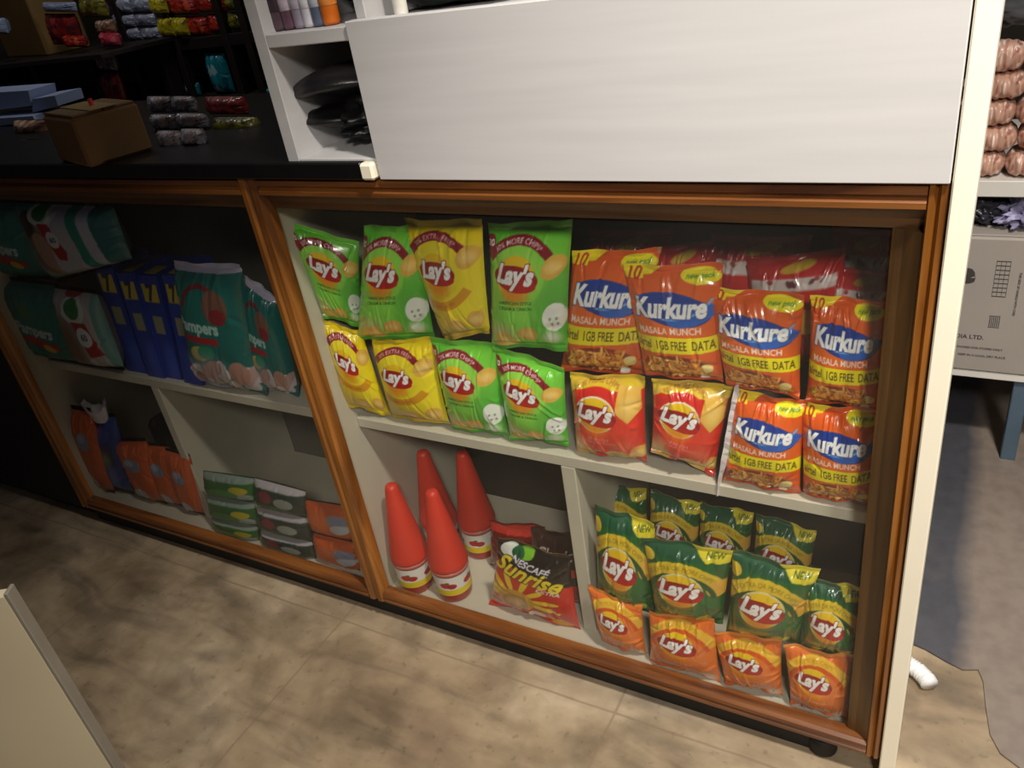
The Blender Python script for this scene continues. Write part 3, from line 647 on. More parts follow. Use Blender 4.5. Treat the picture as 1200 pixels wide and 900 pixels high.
D_ = [(((690, 268), (790, 268), (785, 420), (690, 420)), .150, 'dark red bag behind the first orange snack packet'),
      (((832, 274), (952, 276), (944, 420), (836, 420)), .150, 'large dark red bag with pale stripe behind the third orange snack packet'),
      (((874, 304), (992, 290), (990, 430), (880, 430)), .126, 'dark red bag leaning low in front of the other dark red bags'),
      (((760, 290), (840, 280), (846, 420), (770, 420)), .128, 'dark red bag in shade between two orange snack packets'),
      (((975, 312), (1050, 318), (1040, 430), (972, 430)), .124, 'dark red bag behind the orange packet beside the right stile'),
      (((975, 262), (1055, 272), (1040, 420), (972, 420)), .17, 'dark red bag deepest in the upper right corner of the compartment')]
for i, (c, y, lb) in enumerate(D_):
    pouch('snack_bag', 'dred', c, y, lb, 'snack bag', G3, depth=.024, seed=60 + i, wr=1.6, lean=6)

# ------------------------------------------------------------------ lower right compartment
LY = .055
G4 = 'dark green crisp packets in the lower compartment'
for i, (c, y, lb) in enumerate((
 (((697, 590), (768, 612), (772, 722), (700, 702)), LY + .014, 'dark green crisp packet next to the divider, front row left end'),
 (((752, 628), (860, 644), (848, 730), (768, 720)), LY, 'dark green crisp packet, front row, second from the divider'),
 (((858, 644), (962, 668), (936, 754), (850, 742)), LY, 'dark green crisp packet, front row, above the gap between two orange packets'),
 (((940, 672), (1014, 690), (1010, 770), (938, 756)), LY + .004, 'dark green crisp packet, front row, beside the right stile'))):
    pouch('crisp_packet', 'dgreen', c, y, lb, 'crisp packet', G4, depth=.026, seed=70 + i, sq=2.2)
G5 = 'orange crisp packets on the cabinet floor'
for i, (c, y, lb) in enumerate((
 (((688, 686), (753, 708), (758, 768), (708, 763)), LY, 'small orange crisp packet next to the divider on the cabinet floor'),
 (((760, 716), (838, 724), (846, 800), (762, 786)), LY - .006, 'orange crisp packet second from the divider on the cabinet floor'),
 (((834, 738), (917, 748), (918, 814), (850, 810)), LY - .004, 'orange crisp packet third from the divider, on the cabinet floor'),
 (((918, 754), (1000, 768), (994, 843), (926, 833)), LY - .006, 'orange crisp packet in the bottom right corner on the cabinet floor'))):
    pouch('crisp_packet', 'orange', c, y - .002, lb, 'crisp packet', G5, depth=.020, seed=80 + i, sq=2.1)
G6 = 'dark green crisp packets in the back rows'
for i, (c, y, lb) in enumerate((
 (((706, 566), (758, 572), (762, 650), (706, 645)), .20, 'dark green crisp packet in the shaded back row beside the divider'),
 (((762, 574), (822, 590), (818, 660), (762, 650)), .16, 'dark green crisp packet in the back row with pale chips showing'),
 (((820, 588), (884, 600), (878, 672), (818, 660)), .16, 'dark green crisp packet in the back row above the third front packet'),
 (((886, 600), (958, 622), (948, 690), (880, 676)), .15, 'dark green crisp packet in the shaded back row on the right'))):
    pouch('crisp_packet', 'dgreen', c, y, lb, 'crisp packet', G6, depth=.024, seed=90 + i, lean=4)

# ------------------------------------------------------------------ bottles with cone caps, lower left compartment of the right bay
CAPM = plain('red_cone_plastic', 'd83a26', .42, .06, 12); SAUCE = plain('sauce_bottle_red', '9c1c1c', .2, .15, 10, coat=.6)
def bottle_art():
    A = Art(.42, 'e8e4dc', 150); A.rect(0, 0, 1, .13, 'e8cc1c')
    for x in (.5, .72, .28): A.ell(x - .02, .23, .05, .06, 'c02018'); A.ell(x + .035, .21, .045, .055, 'a81814'); A.ell(x, .29, .02, .02, '3a7a20')
    A.rect(0, .40, 1, .42, 'c8c4b8'); return A.done()
BA = bottle_art()
def bottle(x, y, z, label, s=.95, lean=0):
    o = empty('sauce_bottle', (x, y, z), label, 'sauce bottle', 'red sauce bottles with cone caps'); o.rotation_euler = (0, 0, 0)
    MB().lathe([(.030 * s, 0), (.033 * s, .003 * s), (.034 * s, .010 * s), (.034 * s, .062 * s), (.031 * s, .072 * s), (.022 * s, .080 * s), (.020 * s, .085 * s)]).build('bottle_body', SAUCE, o, True)
    nv, nu = BA.nv, BA.nu; v, u = np.mgrid[0:nv, 0:nu]; a = -math.pi / 2 - math.radians(-20) + (u / (nu - 1) - .5) * 2 * math.pi * .98; r = .0348 * s
    P = np.stack([r * np.cos(a), r * np.sin(a), (.020 + .044 * v / (nv - 1)) * s], -1)
    link('label_wrap', grid_mesh('label', P, BA.out), o, CARD)
    MB().lathe([(.0365 * s, .074 * s), (.0375 * s, .078 * s), (.0375 * s, .084 * s), (.036 * s, .090 * s), (.0125 * s, .232 * s), (.0105 * s, .238 * s), (.006 * s, .241 * s)]).build('cone_cap', CAPM, o, True)
    MB().lathe([(.0355 * s, .066 * s), (.0365 * s, .068 * s), (.0365 * s, .0735 * s)]).build('neck_ring', plain('pink_ring', 'c86a60', .3, .05), o, True)
    return o
bottle(-.793, .064, 0, 'red sauce bottle with cone cap standing nearest the left side panel')
bottle(-.714, .072, 0, 'red sauce bottle with cone cap, largest in view, right of its twin at the front')
bottle(-.795, .165, 0, 'red cone capped bottle in shade behind the two front bottles, left one')
bottle(-.722, .185, 0, 'red cone capped bottle in deep shade behind the front bottles, right one')
pouch('coffee_packet', 'sunrise', ((583, 628), (668, 652), (683, 752), (578, 727)), .066, 'red and black coffee packet with yellow sun rays, standing in front', 'coffee packet', depth=.020, seed=101)
pouch('coffee_packet', 'brown', ((622, 617), (680, 626), (685, 716), (628, 704)), .115, 'dark brown packet behind the sun ray coffee packet', 'coffee packet', depth=.018, seed=102)
pouch('coffee_packet', 'redplain', ((574, 610), (640, 616), (640, 690), (578, 680)), .15, 'packet with bright red top strip at the back, behind the coffee packets', 'coffee packet', depth=.018, seed=103)

# ------------------------------------------------------------------ left bay
pouch('nappy_pack', 'nappy2', ((-8, 322), (72, 332), (98, 430), (38, 418)), .075, 'teal nappy pack lying low at the left end of the shelf', 'nappy pack', 'nappy packs', depth=.03, seed=110, mat=SOFT, sq=5, seals=False)
pouch('nappy_pack', 'nappy3', ((62, 333), (112, 340), (147, 434), (96, 428)), .066, 'white nappy pack with round green and red tag, beside the blue boxes', 'nappy pack', 'nappy packs', depth=.03, seed=111, mat=SOFT, sq=4, seals=False)
pouch('nappy_pack', 'nappy', ((16, 234), (132, 240), (156, 306), (66, 330)), .075, 'large teal and white striped nappy pack lying on top of the others', 'nappy pack', 'nappy packs', depth=.03, seed=112, mat=SOFT, sq=5, seals=False)
pouch('nappy_pack', 'nappy2', ((-42, 232), (24, 234), (62, 328), (2, 324)), .09, 'teal nappy pack cut off by the left edge of the picture, upper layer', 'nappy pack', 'nappy packs', depth=.03, seed=113, mat=SOFT, sq=5, seals=False)
pouch('nappy_pants_pack', 'pants', ((203, 305), (283, 309), (317, 468), (236, 461)), .085, 'teal nappy pants pack with white top strip and red ribbon', 'nappy pants pack', 'nappy pants packs', depth=.028, seed=114, mat=SOFT, sq=4, seal=.03)
pouch('nappy_pants_pack', 'pants', ((283, 318), (326, 348), (358, 482), (312, 470)), .10, 'teal nappy pants pack half behind its neighbour, next to the middle stile', 'nappy pants pack', 'nappy pants packs', depth=.026, seed=115, mat=SOFT, sq=4, seal=.03)
BLUEC = plain('blue_card', '1c3cae', .35, .1, 20, coat=.4)
BL_ = get('blue')
def bluebox(c, y, label):
    TL, TR, BR, BL = [on(*q, 1, y) for q in c]; base = (BR + BL) / 2
    o = empty('blue_box', base, label, 'box', 'blue boxes on the left shelf'); dv = np.array([-.010, .09, 0])
    Q = [TL, TR, BR, BL]; v = [q - base for q in Q] + [q - base + dv for q in Q]
    MB().add(v, [(0, 1, 2, 3), (7, 6, 5, 4), (0, 4, 5, 1), (1, 5, 6, 2), (2, 6, 7, 3), (3, 7, 4, 0)]).build('carton', BLUEC, o)
    nv, nu = BL_.nv, BL_.nu; vv, uu = np.mgrid[0:nv, 0:nu]; uu = (uu / (nu - 1) * .94 + .03)[..., None]; vv = (vv / (nv - 1) * .97 + .015)[..., None]
    P = ((BL - base) * (1 - uu) + (BR - base) * uu) * (1 - vv) + ((TL - base) * (1 - uu) + (TR - base) * uu) * vv + np.array([0, -.0012, 0]) * (1 + 0 * uu)
    link('printed_spine', grid_mesh('spine', P, BL_.out), o, CARD)
    t = MB().box((0, 0, 0), (1, 1, 1), .02); n = np.array(t.v); W = (TL - base) + (TR - TL) * n[:, :1] * .5 + (TR - TL) * .2 + dv * (n[:, 1:2] * .35 + .1) + np.array([0, 0, .0012]) * n[:, 2:]
    t.v = [tuple(p) for p in W]; t.build('top_label', plain('dull_gold', 'b8a848', .5), o)
bluebox(((109, 310), (131, 312), (176, 444), (152, 440)), .085, 'blue box at the left end of the row, touching the white nappy pack')
bluebox(((136, 320), (157, 320), (196, 450), (176, 446)), .080, 'blue box second from the left in the leaning row')
bluebox(((160, 322), (184, 324), (216, 455), (196, 450)), .085, 'blue box with pale right edge, third in the leaning row')
bluebox(((190, 322), (208, 324), (241, 459), (218, 455)), .080, 'blue box at the right end of the row, touching the teal pants pack')
WHT = plain('crumpled_white_film', 'd4ccd2', .4, .1, 20, bump=.3)
G7 = 'tall orange packs in the lower left compartment'
pouch('tall_pack', 'orangebox', ((82, 474), (106, 478), (143, 594), (120, 588)), .062, 'tall brownish orange pack at the far left behind the left stile', 'tall pack', G7, depth=.02, seed=120, sq=4, seals=False, mat=SOFT)
bp = pouch('tall_pack', 'bluepack', ((96, 486), (134, 484), (168, 602), (144, 598)), .075, 'tall blue pack with crumpled white top between the orange packs', 'tall pack', depth=.018, seed=121, sq=4, seals=False, mat=SOFT)
cr = MB(); v = []; c0 = on(117, 487, 1, .07); R = random.Random(4)
for j in range(5):
    for k in range(25):
        a = 2 * math.pi * k / 24; rr = .022 + .010 * j / 4 + .006 * math.sin(3 * a + 1) * j / 4; v.append(c0 + [rr * math.cos(a), rr * .55 * math.sin(a), -.012 + .010 * j + (.012 * math.sin(2 * a + .5) + .004 * R.uniform(-1, 1)) * j / 4])
cr.add(v, [(j * 25 + k, j * 25 + k + 1, (j + 1) * 25 + k + 1, (j + 1) * 25 + k) for j in range(4) for k in range(24)])
co = cr.build('crumpled_top', WHT, bp, True); co.matrix_parent_inverse = Matrix.Translation(-bp.location); co['label'] = 'crumpled white top'
pouch('tall_pack', 'orangebox', ((132, 514), (170, 513), (206, 612), (176, 602)), .075, 'tall orange pack right of the blue pack with white top', 'tall pack', G7, depth=.02, seed=122, sq=4, seals=False, mat=SOFT)
pouch('tall_pack', 'orangebox', ((168, 518), (196, 520), (232, 618), (206, 612)), .082, 'tall orange pack, middle of the three standing together', 'tall pack', G7, depth=.02, seed=123, sq=4, seals=False, mat=SOFT)
pouch('tall_pack', 'orangebox', ((193, 524), (222, 532), (252, 625), (230, 618)), .075, 'tall orange pack nearest the divider', 'tall pack', G7, depth=.02, seed=124, sq=4, seals=False, mat=SOFT)
NAVY = 'navy_block'
ob = empty('navy_pack', on(165, 500, 1, .24), 'dark navy pack in the shaded back of the lower left compartment', 'pack')
t = MB().box((-.07, -.02, -.20), (.09, .05, .04), .012); t.build('wrapped_block', plain('navy_wrap', '20263c', .4, .3, 15, bump=.3), ob)
G8 = 'green soap packs stacked in the lower compartment'
def flatpack(art, c, y, lb, grp, s): pouch('soap_pack', art, c, y, lb, 'soap pack', grp, depth=.016, seed=s, sq=4, seals=False, mat=SOFT, wr=.5)
rows = (((238, 551), (298, 560), (300, 588), (242, 578)), ((242, 579), (300, 589), (303, 616), (247, 604)), ((248, 605), (303, 617), (308, 644), (256, 630)))
for i, c in enumerate(rows): flatpack('greenlow', c, .052, ('top', 'middle', 'bottom')[i] + ' green soap pack of the stack beside the divider', G8, 130 + i)
rows = (((298, 559), (358, 575), (360, 606), (301, 592)), ((301, 593), (362, 607), (366, 634), (305, 620)), ((306, 621), (366, 635), (374, 662), (312, 648)))
for i, c in enumerate(rows): flatpack('greygreen', c, .050, ('top', 'middle', 'bottom')[i] + ' grey green soap pack of the middle stack with pale top', 'grey green soap packs', 136 + i)
rows = (((357, 584), (408, 592), (416, 634), (366, 622)), ((366, 623), (416, 635), (424, 674), (376, 662)))
for i, c in enumerate(rows): flatpack('orangelow', c, .052, ('upper', 'lower')[i] + ' orange pack of the stack beside the middle stile', 'orange packs by the middle stile', 140 + i)

# ------------------------------------------------------------------ things in the white shelf unit
def bottle2(x, y, z, r, h, col, label, cap='e0e0e0', grp=None, name='small_bottle', lab=None):
    o = empty(name, (x, y, z), label, 'bottle', grp)
    MB().lathe([(r * .9, 0), (r, .004), (r, h * .72), (r * .8, h * .80), (r * .45, h * .86), (r * .45, h * .9)], n=24).build('bottle_body', plain('pl_' + col, col, .3, .2, 30), o, True)
    MB().lathe([(r * .5, h * .885), (r * .5, h), (r * .4, h * 1.01)], n=20).build('cap', plain('cap_' + cap, cap, .4), o, True)
    if lab: MB().lathe([(r * 1.02, h * .2), (r * 1.03, h * .21), (r * 1.03, h * .62), (r * 1.02, h * .63)], n=24).build('label_wrap', plain('lab_' + lab, lab, .5, .4, 60), o, True)
GS = 'small bottles on the white shelf'
for i, (px, col, lab, lb) in enumerate(((331, '5a4650', '3a2a34', 'dark patterned'), (344, '6a4a58', 'c8b8c4', 'dark plum'), (357, '9a90a0', 'b8b0bc', 'grey lilac'), (368, 'd8d4dc', 'e4e0e8', 'white'), (379, '5a6478', 'b8bcc8', 'slate blue'), (391, 'd06a1c', 'e88a3a', 'orange'))):
    q = on(px, 33, 1, .03); bottle2(q[0], .03, .953, .0105 if i else .012, .10, col, lb + ' small bottle in the row on the white shelf, ' + ('first', 'second', 'third', 'fourth', 'fifth', 'last')[i] + ' from the left', lab=lab, grp=GS)
q = on(433, 15, 2, .951); bottle2(q[0], max(.03, q[1]), .951, .012, .10, '5a3a26', 'brown bottle just behind the top left corner of the broad white board')
q = on(422, 10, 2, .951); bottle2(-.585 + .02, .045, .951, .008, .10, 'e8e4d8', 'slim white bottle behind the top left corner of the white board')
def crumple(name, c, rx, ry, rz, mat, label, cat, seed=1, amp=.25, n=48, parent=None, fq=3.0, group=None):
    from mathutils import noise
    v = []; f = []; m = n // 2
    for i in range(m + 1):
        t = math.pi * i / m
        for k in range(n):
            a = 2 * math.pi * k / n; p = Vector((math.sin(t) * math.cos(a), math.sin(t) * math.sin(a), math.cos(t)))
            d = 1 + amp * noise.noise(p * fq + Vector((seed * 7.3, 0, 0))) - amp * .8 * abs(noise.noise(p * fq * 2.3 + Vector((0, seed * 3.1, 0))))
            zz = p.z * d
            if zz < 0: zz *= .6
            v.append((p.x * rx * d, p.y * ry * d, (zz + .6) * rz))
    for i in range(m):
        for k in range(n): f.append((i * n + k, i * n + (k + 1) % n, (i + 1) * n + (k + 1) % n, (i + 1) * n + k))
    o = MB().add(v, f).build(name, mat, parent, True); o.location = [float(x) for x in c]; tago(o, label, cat, group); return o
DK = plain('dark_green_film', '14201a', .3, .8, 25, bump=.5)
q = on(520, 3, 2, .955); crumple('dark_bag', (q[0], .14, .951), .17, .07, .05, DK, 'dark green plastic bag behind the upper edge of the white board', 'bag', 2, .3)
# folded black bags in the open bay: two lens shaped bundles with pointed ends
BAGM = plain('black_bag_film', '2c2a2c', .32, .3, 30, bump=.4, bscale=40)
BAGM2 = plain('blacker_bag_film', '0c0b0c', .4, .3, 30, bump=.4, bscale=40)
def lens(name, a, b, hw, th, mat, label, sag=.01, seed=0):
    a = np.array(a); b = np.array(b); base = np.array([(a[0] + b[0]) / 2, (a[1] + b[1]) / 2, min(a[2], b[2]) - th])
    v = []; n = 22; m = 30
    for i in range(m + 1):
        u = i / m; c = a * (1 - u) + b * u - base; w_ = math.sin(math.pi * min(u * .85 + .01, .99)) ** .8; c[2] += sag * math.sin(math.pi * u)
        for k in range(n):
            t = 2 * math.pi * k / n; fold = 1 + .10 * math.sin(5 * t + seed + 4 * u)
            v.append((c[0], c[1] + hw * w_ * math.cos(t) * fold, c[2] + th * w_ * math.sin(t) * fold))
    f = [(i * n + k, i * n + (k + 1) % n, (i + 1) * n + (k + 1) % n, (i + 1) * n + k) for i in range(m) for k in range(n)]
    f += [tuple(range(n)), tuple(range(m * n, (m + 1) * n))]
    o = MB().add(v, f).build(name, mat, None, True); o.location = [float(x) for x in base]; tago(o, label, 'bag', 'folded black bags'); return o
lens('folded_bag', on(334, 116, 1, .03), on(460, 92, 1, .09), .035, .018, BAGM, 'charcoal folded plastic bag, upper of two, jutting from the open shelf bay', .012, 1)
lens('folded_bag', on(342, 137, 1, .04), on(455, 132, 1, .10), .035, .014, BAGM2, 'black folded plastic bag lying below the charcoal one in the open shelf bay', .0, 2)
crumple('bay_dark_filler', (-.652, .13, .8062), .050, .10, .050, BAGM2, 'black crumpled filler added to darken the bottom of the open shelf bay under the folded bags', 'bag', 4, .3, 56)  # added black filler standing in for the shade at the bay's base

# ------------------------------------------------------------------ shop shelves behind the counter, left
RY = .95
rk = empty('storage_rack', (-2.2, RY + .15, FZ), 'dark wooden storage rack behind the counter', 'rack')
def rp(name, mb, mat=DWOOD):
    o = mb.build(name, mat, rk); o.matrix_parent_inverse = Matrix.Translation((2.2, -RY - .15, -FZ)); return o
zt = float(on(220, 45, 1, RY)[2]); zm = float(on(260, 112, 1, RY)[2])
rp('rack_shelf', MB().box((-3.6, RY, zt - .03), (-1.3, RY + .35, zt))); rp('rack_shelf', MB().box((-3.6, RY, zm - .02), (-1.3, RY + .35, zm)))
rp('rack_back', MB().box((-3.6, RY + .35, FZ), (-1.3, RY + .365, 1.35)), DARKB)
rp('rack_shelf', MB().box((-3.6, RY, .30), (-1.3, RY + .35, .32)))
for px in (108, 160, 215, 275, 300):
    x = float(on(px, 80, 1, RY)[0]); rp('rack_post', MB().box((x - .012, RY - .004, FZ), (x + .012, RY + .02, 1.35)))
for x in (-3.3, -1.3): rp('rack_post', MB().box((x - .015, RY - .004, FZ), (x + .015, RY + .355, 1.35)))
def small(art, x0, y0, x1, y1, y, label, grp=None, seed=0, name='wrapped_pack', cat='pack', sk=.30, depth=.02, sq=3, seals=False, yaw=0):
    h = y1 - y0; s_ = sk * h
    return pouch(name, art, ((x0, y0), (x1, y0), (x1 + s_, y1), (x0 + s_, y1)), y, label, cat, grp, depth=depth, seed=seed, sq=sq, seals=seals, mat=SOFT, yaw=yaw)
GA = 'silver packets piled on the rack'
pos = ('top left', 'top right', 'middle left', 'middle right', 'bottom left', 'bottom right')
for i, (x0, y0, x1, y1) in enumerate(((129, -3, 152, 15), (152, -3, 176, 14), (132, 16, 156, 31), (157, 15, 180, 30), (143, 32, 164, 47), (165, 31, 187, 46))):
    small('silver', x0, y0, x1, y1, RY + .02, 'silver packet, ' + pos[i] + ' of the pile on the back rack', GA, 200 + i)
for i, (x0, y0, x1, y1) in enumerate(((174, -4, 193, 16), (184, 20, 201, 43), (202, 20, 217, 42))):
    small('lemon', x0, y0, x1, y1, RY + .0, 'yellow packet on the back rack, ' + ('upper one', 'lower left one', 'lower right one')[i], 'yellow packets on the rack', 210 + i)
for i, (x0, y0, x1, y1) in enumerate(((194, -4, 228, 17), (229, -4, 262, 14), (216, 19, 242, 42), (243, 16, 266, 38))):
    small('scarlet', x0, y0, x1, y1, RY + .02, 'red packet on the back rack, ' + ('upper left', 'upper right', 'lower left', 'lower right')[i], 'red packets on the rack', 220 + i)
for i, (x0, y0, x1, y1) in enumerate(((263, -4, 288, 12), (266, 14, 292, 35))):
    small('olive', x0, y0, x1, y1, RY + .02, 'olive packet at the right end of the rack, ' + ('upper', 'lower')[i], 'olive packets on the rack', 230 + i)
small('teal', 239, 60, 262, 110, RY + .02, 'teal and white bag standing on the lower rack board', None, 240, 'teal_bag', 'bag')
small('teal', 212, 96, 232, 112, RY + .02, 'small teal pack on the lower rack board left of the teal bag', None, 241)
small('teal', 305, 101, 322, 111, RY + .02, 'small teal pack beside the white upright', None, 242)
# left part of the rack: packs and cartons standing nearer on a low ledge
small('maroon', 52, 16, 88, 52, .80, 'dark maroon pack with pale top beside the big brown carton', None, 250)
small('paper', 50, 2, 88, 14, .80, 'pale lilac pack lying on top of the maroon pack', None, 251)
small('scarlet', 74, 41, 98, 55, .78, 'orange red pack at the shelf edge below the maroon pack', None, 252)
small('olive', 92, -2, 122, 20, .82, 'olive brown pack at the top, left of the silver packets', None, 253)
small('tan', 112, 22, 132, 40, .82, 'tan pack left of the silver packets', None, 254)
small('coral', 117, 38, 138, 54, .80, 'pinkish red pack below the tan pack', None, 255)
small('grey', 111, 59, 132, 83, .80, 'greyish white packet hanging over the dark red pack', None, 256)
small('maroon', 116, 84, 138, 122, .80, 'dark red pack below the greyish white packet', None, 257)
led = empty('wall_ledge', (-2.6, .9, FZ), 'dark ledge holding the brown carton at the upper left', 'ledge')
A0 = on(-60, 84, 1, .66); A1 = on(140, 56, 1, .80)
t = MB(); t.box((A0[0], .70, A1[2] - .012), (A1[0] + .05, RY - .006, A1[2]), .001); o = t.build('ledge_board', DWOOD, led); o.matrix_parent_inverse = Matrix.Translation((2.6, -.9, -FZ))
t = MB(); t.box((A0[0], .90, FZ), (A0[0] + .03, RY - .006, A1[2] - .012), .001); o = t.build('ledge_leg', DWOOD, led); o.matrix_parent_inverse = Matrix.Translation((2.6, -.9, -FZ))
t = MB(); t.box((A1[0] - .0, .90, FZ), (A1[0] + .03, RY - .006, A1[2] - .012), .001); o = t.build('ledge_leg', DWOOD, led); o.matrix_parent_inverse = Matrix.Translation((2.6, -.9, -FZ))
CARDB = plain('brown_cardboard', '7a5c2c', .7, .15, 8, bump=.1)
def carton(loc, sx, sy, sz, rz, label, name='carton', mat=CARDB, tape=True):
    o = empty(name, loc, label, 'carton', None, rz)
    MB().box((-sx / 2, 0, 0), (sx / 2, sy, sz), .004).build('box_body', mat, o)
    MB().box((-sx / 2 + .003, .004, sz + .0003), (sx / 2 - .003, sy / 2 - .001, sz + .004), .001).build('flap', mat, o)
    MB().box((-sx / 2 + .003, sy / 2 + .001, sz + .0003), (sx / 2 - .003, sy - .004, sz + .004), .001).build('flap', mat, o)
    if tape: MB().box((-sx / 2 - .001, sy / 2 - .02, sz + .0045), (sx / 2 + .001, sy / 2 + .02, sz + .0055), .0004).build('tape', plain('tape', 'a08858', .3), o)
    return o
q = on(72, 62, 2, A1[2]); cA = carton((q[0] - .17, q[1] - .0, float(A1[2])), .34, .13, .26, math.radians(-14), 'big brown cardboard carton in the upper left corner')
small('paper', -8, 20, 5, 40, cA.location[1] - .10, 'pale paper packet in front of the big brown carton', None, 259)
# on the countertop
q = on(112, 193, 2, .802); carton((q[0] - .05, q[1] + .0, .802), .125, .10, .070, math.radians(-16), 'brown cardboard carton lying on the black countertop', mat=plain('dim_cardboard', '6a4c26', .75, .15, 8))
qr = on(108, 122, 1, q[1] + .05); rs = MB().tube([qr + [0, 0, -.022], qr + [-.002, 0, .008]], .0035).build('red_stick', plain('red_plastic', 'e0404a', .3)); tago(rs, 'small bright red stick poking up from the countertop carton', 'stick')
for i, (x0, y0, x1, y1) in enumerate(((172, 112, 200, 132), (201, 112, 226, 131), (176, 133, 206, 152), (206, 132, 240, 150), (184, 152, 212, 176), (212, 150, 236, 170))):
    small('grey', x0, y0, x1, y1, (.26, .26, .19, .19, .10, .10)[i], 'grey white packet of the dim pile on the countertop, ' + pos[i], 'grey packets on the countertop', 260 + i, depth=.014)
small('maroon', 240, 112, 285, 134, .24, 'dim red packet on the countertop right of the grey pile', None, 270)
small('olive', 250, 136, 300, 160, .20, 'dim olive packet on the countertop below the red one', None, 271)
PAPERM = plain('pale_blue_box', '8e9cbc', .6, .08, 10)
for i, (x0, y0, x1, y1, y, lb) in enumerate(((-30, 106, 33, 132, .30, 'pale blue box, larger of two at the left edge of the picture'), (38, 112, 64, 132, .30, 'smaller pale blue box next to the larger one'), (-20, 136, 38, 150, .27, 'flat pale blue box beneath the larger one'))):
    TL = on(x0, y0 + 4, 1, y); TR = on(x1, y0, 1, y); BR = on(x1 + 4, y1 - 8, 1, y); BL = on(x0, y1, 1, y); b = (BL + BR) / 2
    dv = np.array([-.01, .07, 0]); V = [p_ - b for p_ in (TL, TR, BR, BL)]; V += [p_ + dv for p_ in V]
    o = MB().add(V, [(0, 1, 2, 3), (7, 6, 5, 4), (0, 4, 5, 1), (1, 5, 6, 2), (2, 6, 7, 3), (3, 7, 4, 0)]).build('pale_box', PAPERM); o.location = [float(x) for x in b]; tago(o, lb, 'box')
small('tan', 16, 140, 54, 158, .22, 'brown and white packet below the pale blue boxes', None, 275)
small('grey', 20, 163, 50, 182, .15, 'dim grey packet at the left end of the countertop', None, 276)

# ------------------------------------------------------------------ right background: packs on a board, bag, carton, stand
BY = .80
bz = float(on(1150, 212, 1, BY)[2]); bz0 = float(on(1150, 231, 1, BY)[2])
tz = float(on(1112, 431, 1, BY)[2])
rack = empty('white_rack', (.25, BY + .2, FZ), 'white metal rack with board under the nut bags, right of the counter', 'rack')
WM = plain('white_painted_metal', 'd8d4cc', .4, .05, 10); BLM = plain('blue_grey_leg', '4a5c6c', .4, .1, 10)
def rk2(name, mb, mat):
    o = mb.build(name, mat, rack); o.matrix_parent_inverse = Matrix.Translation((-.25, -BY - .2, -FZ)); return o
rk2('upper_board', MB().box((-.25, BY, bz0), (.75, BY + .4, bz)), WM)
rk2('lower_board', MB().box((-.25, BY, tz - .016), (.75, BY + .4, tz)), WM)
for x in (-.23, .73): rk2('rack_upright', MB().box((x - .015, BY + .37, FZ), (x + .015, BY + .4, 1.2)), WM)
lx = on(1192, 470, 1, BY + .03)
rk2('leg', MB().box((lx[0] - .012, BY + .01, FZ), (lx[0] + .014, BY + .04, tz - .016)), BLM)
rk2('leg', MB().box((.70, BY + .01, FZ), (.73, BY + .04, tz - .016)), BLM); rk2('leg', MB().box((-.23, BY + .01, FZ), (-.20, BY + .04, tz - .016)), BLM)
GN = 'bags of pink brown nuts stacked on the white rack'
k = 0; rn = ('bottom', 'second', 'third', 'fourth', 'fifth', 'sixth')
hh = .043
for r in range(5):
    for c_ in range(3):
        x = .008 + c_ * .088 + (.0, .012, .004, .016, .006)[r]; z = bz + r * hh
        A = get('nuts'); o = empty('nut_bag', (x, BY + .05, z), 'clear bag of pinkish nuts, ' + rn[r] + ' layer, ' + ('beside the counter', 'middle column', 'far right column')[c_], 'bag', GN)
        nv, nu = A.nv, A.nu; v, u = np.mgrid[0:nv, 0:nu]; u = u / (nu - 1); v = v / (nv - 1)
        a = math.pi * (v - .5) * 2; prof = np.clip(1 - np.abs(2 * u - 1) ** 5, 0, 1) ** .5; ca = np.sign(np.cos(a)) * np.abs(np.cos(a)) ** .7; sa = np.sign(np.sin(a)) * np.abs(np.sin(a)) ** .7
        lump = 1 + .05 * np.sin(u * 23 + k) * np.sin(a * 4 + k * 2) + .03 * np.sin(u * 50 + 3 * k)
        P = np.stack([(u - .5) * .090, -.045 * prof * ca * lump, hh * .5 + hh * .5 * prof * sa * lump], -1)
        link('nut_filled_bag', grid_mesh('nuts', P, A.out), o, SOFT); k += 1
        t = MB().tube([(-.045, 0, hh * .5), (-.052, -.002, hh * .5 + .004)], .006, 8, lambda i: (.004, .009)[i]); t.build('twisted_end', plain('clear_film', 'c8b0a8', .3), o, True)
crumple('plastic_bag', (.035, BY + .02, tz + .001), .03, .03, .03, plain('x', '303038', .4), '', None) if False else None
q = on(1150, 272, 1, BY)
ctop = float(on(1150, 277, 1, BY)[2])
CW = plain('grey_white_cardboard', '9a928a', .7, .06, 8, bump=.08)
cx0 = float(on(1094, 430, 1, BY)[0]); cx1 = float(on(1188, 440, 1, BY)[0])
cg = empty('carton', ((cx0 + cx1) / 2 - .02, BY - .004, tz), 'grey white printed carton on the lower board of the white rack', 'carton')
wd = (cx1 - cx0) + .10; hgt = ctop - tz
def inrect(): pass
MB().box((-wd / 2, 0, 0), (wd / 2, .25, hgt), .004).build('box_body', CW, cg)
MB().box((-wd / 2 + .002, .003, hgt), (wd / 2 - .002, .12, hgt + .004), .001).build('flap', CW, cg)
MB().box((-wd / 2 + .002, .125, hgt), (wd / 2 - .002, .247, hgt + .004), .001).build('flap', CW, cg)
INK = plain('carton_ink', '3c3836', .7, .1)
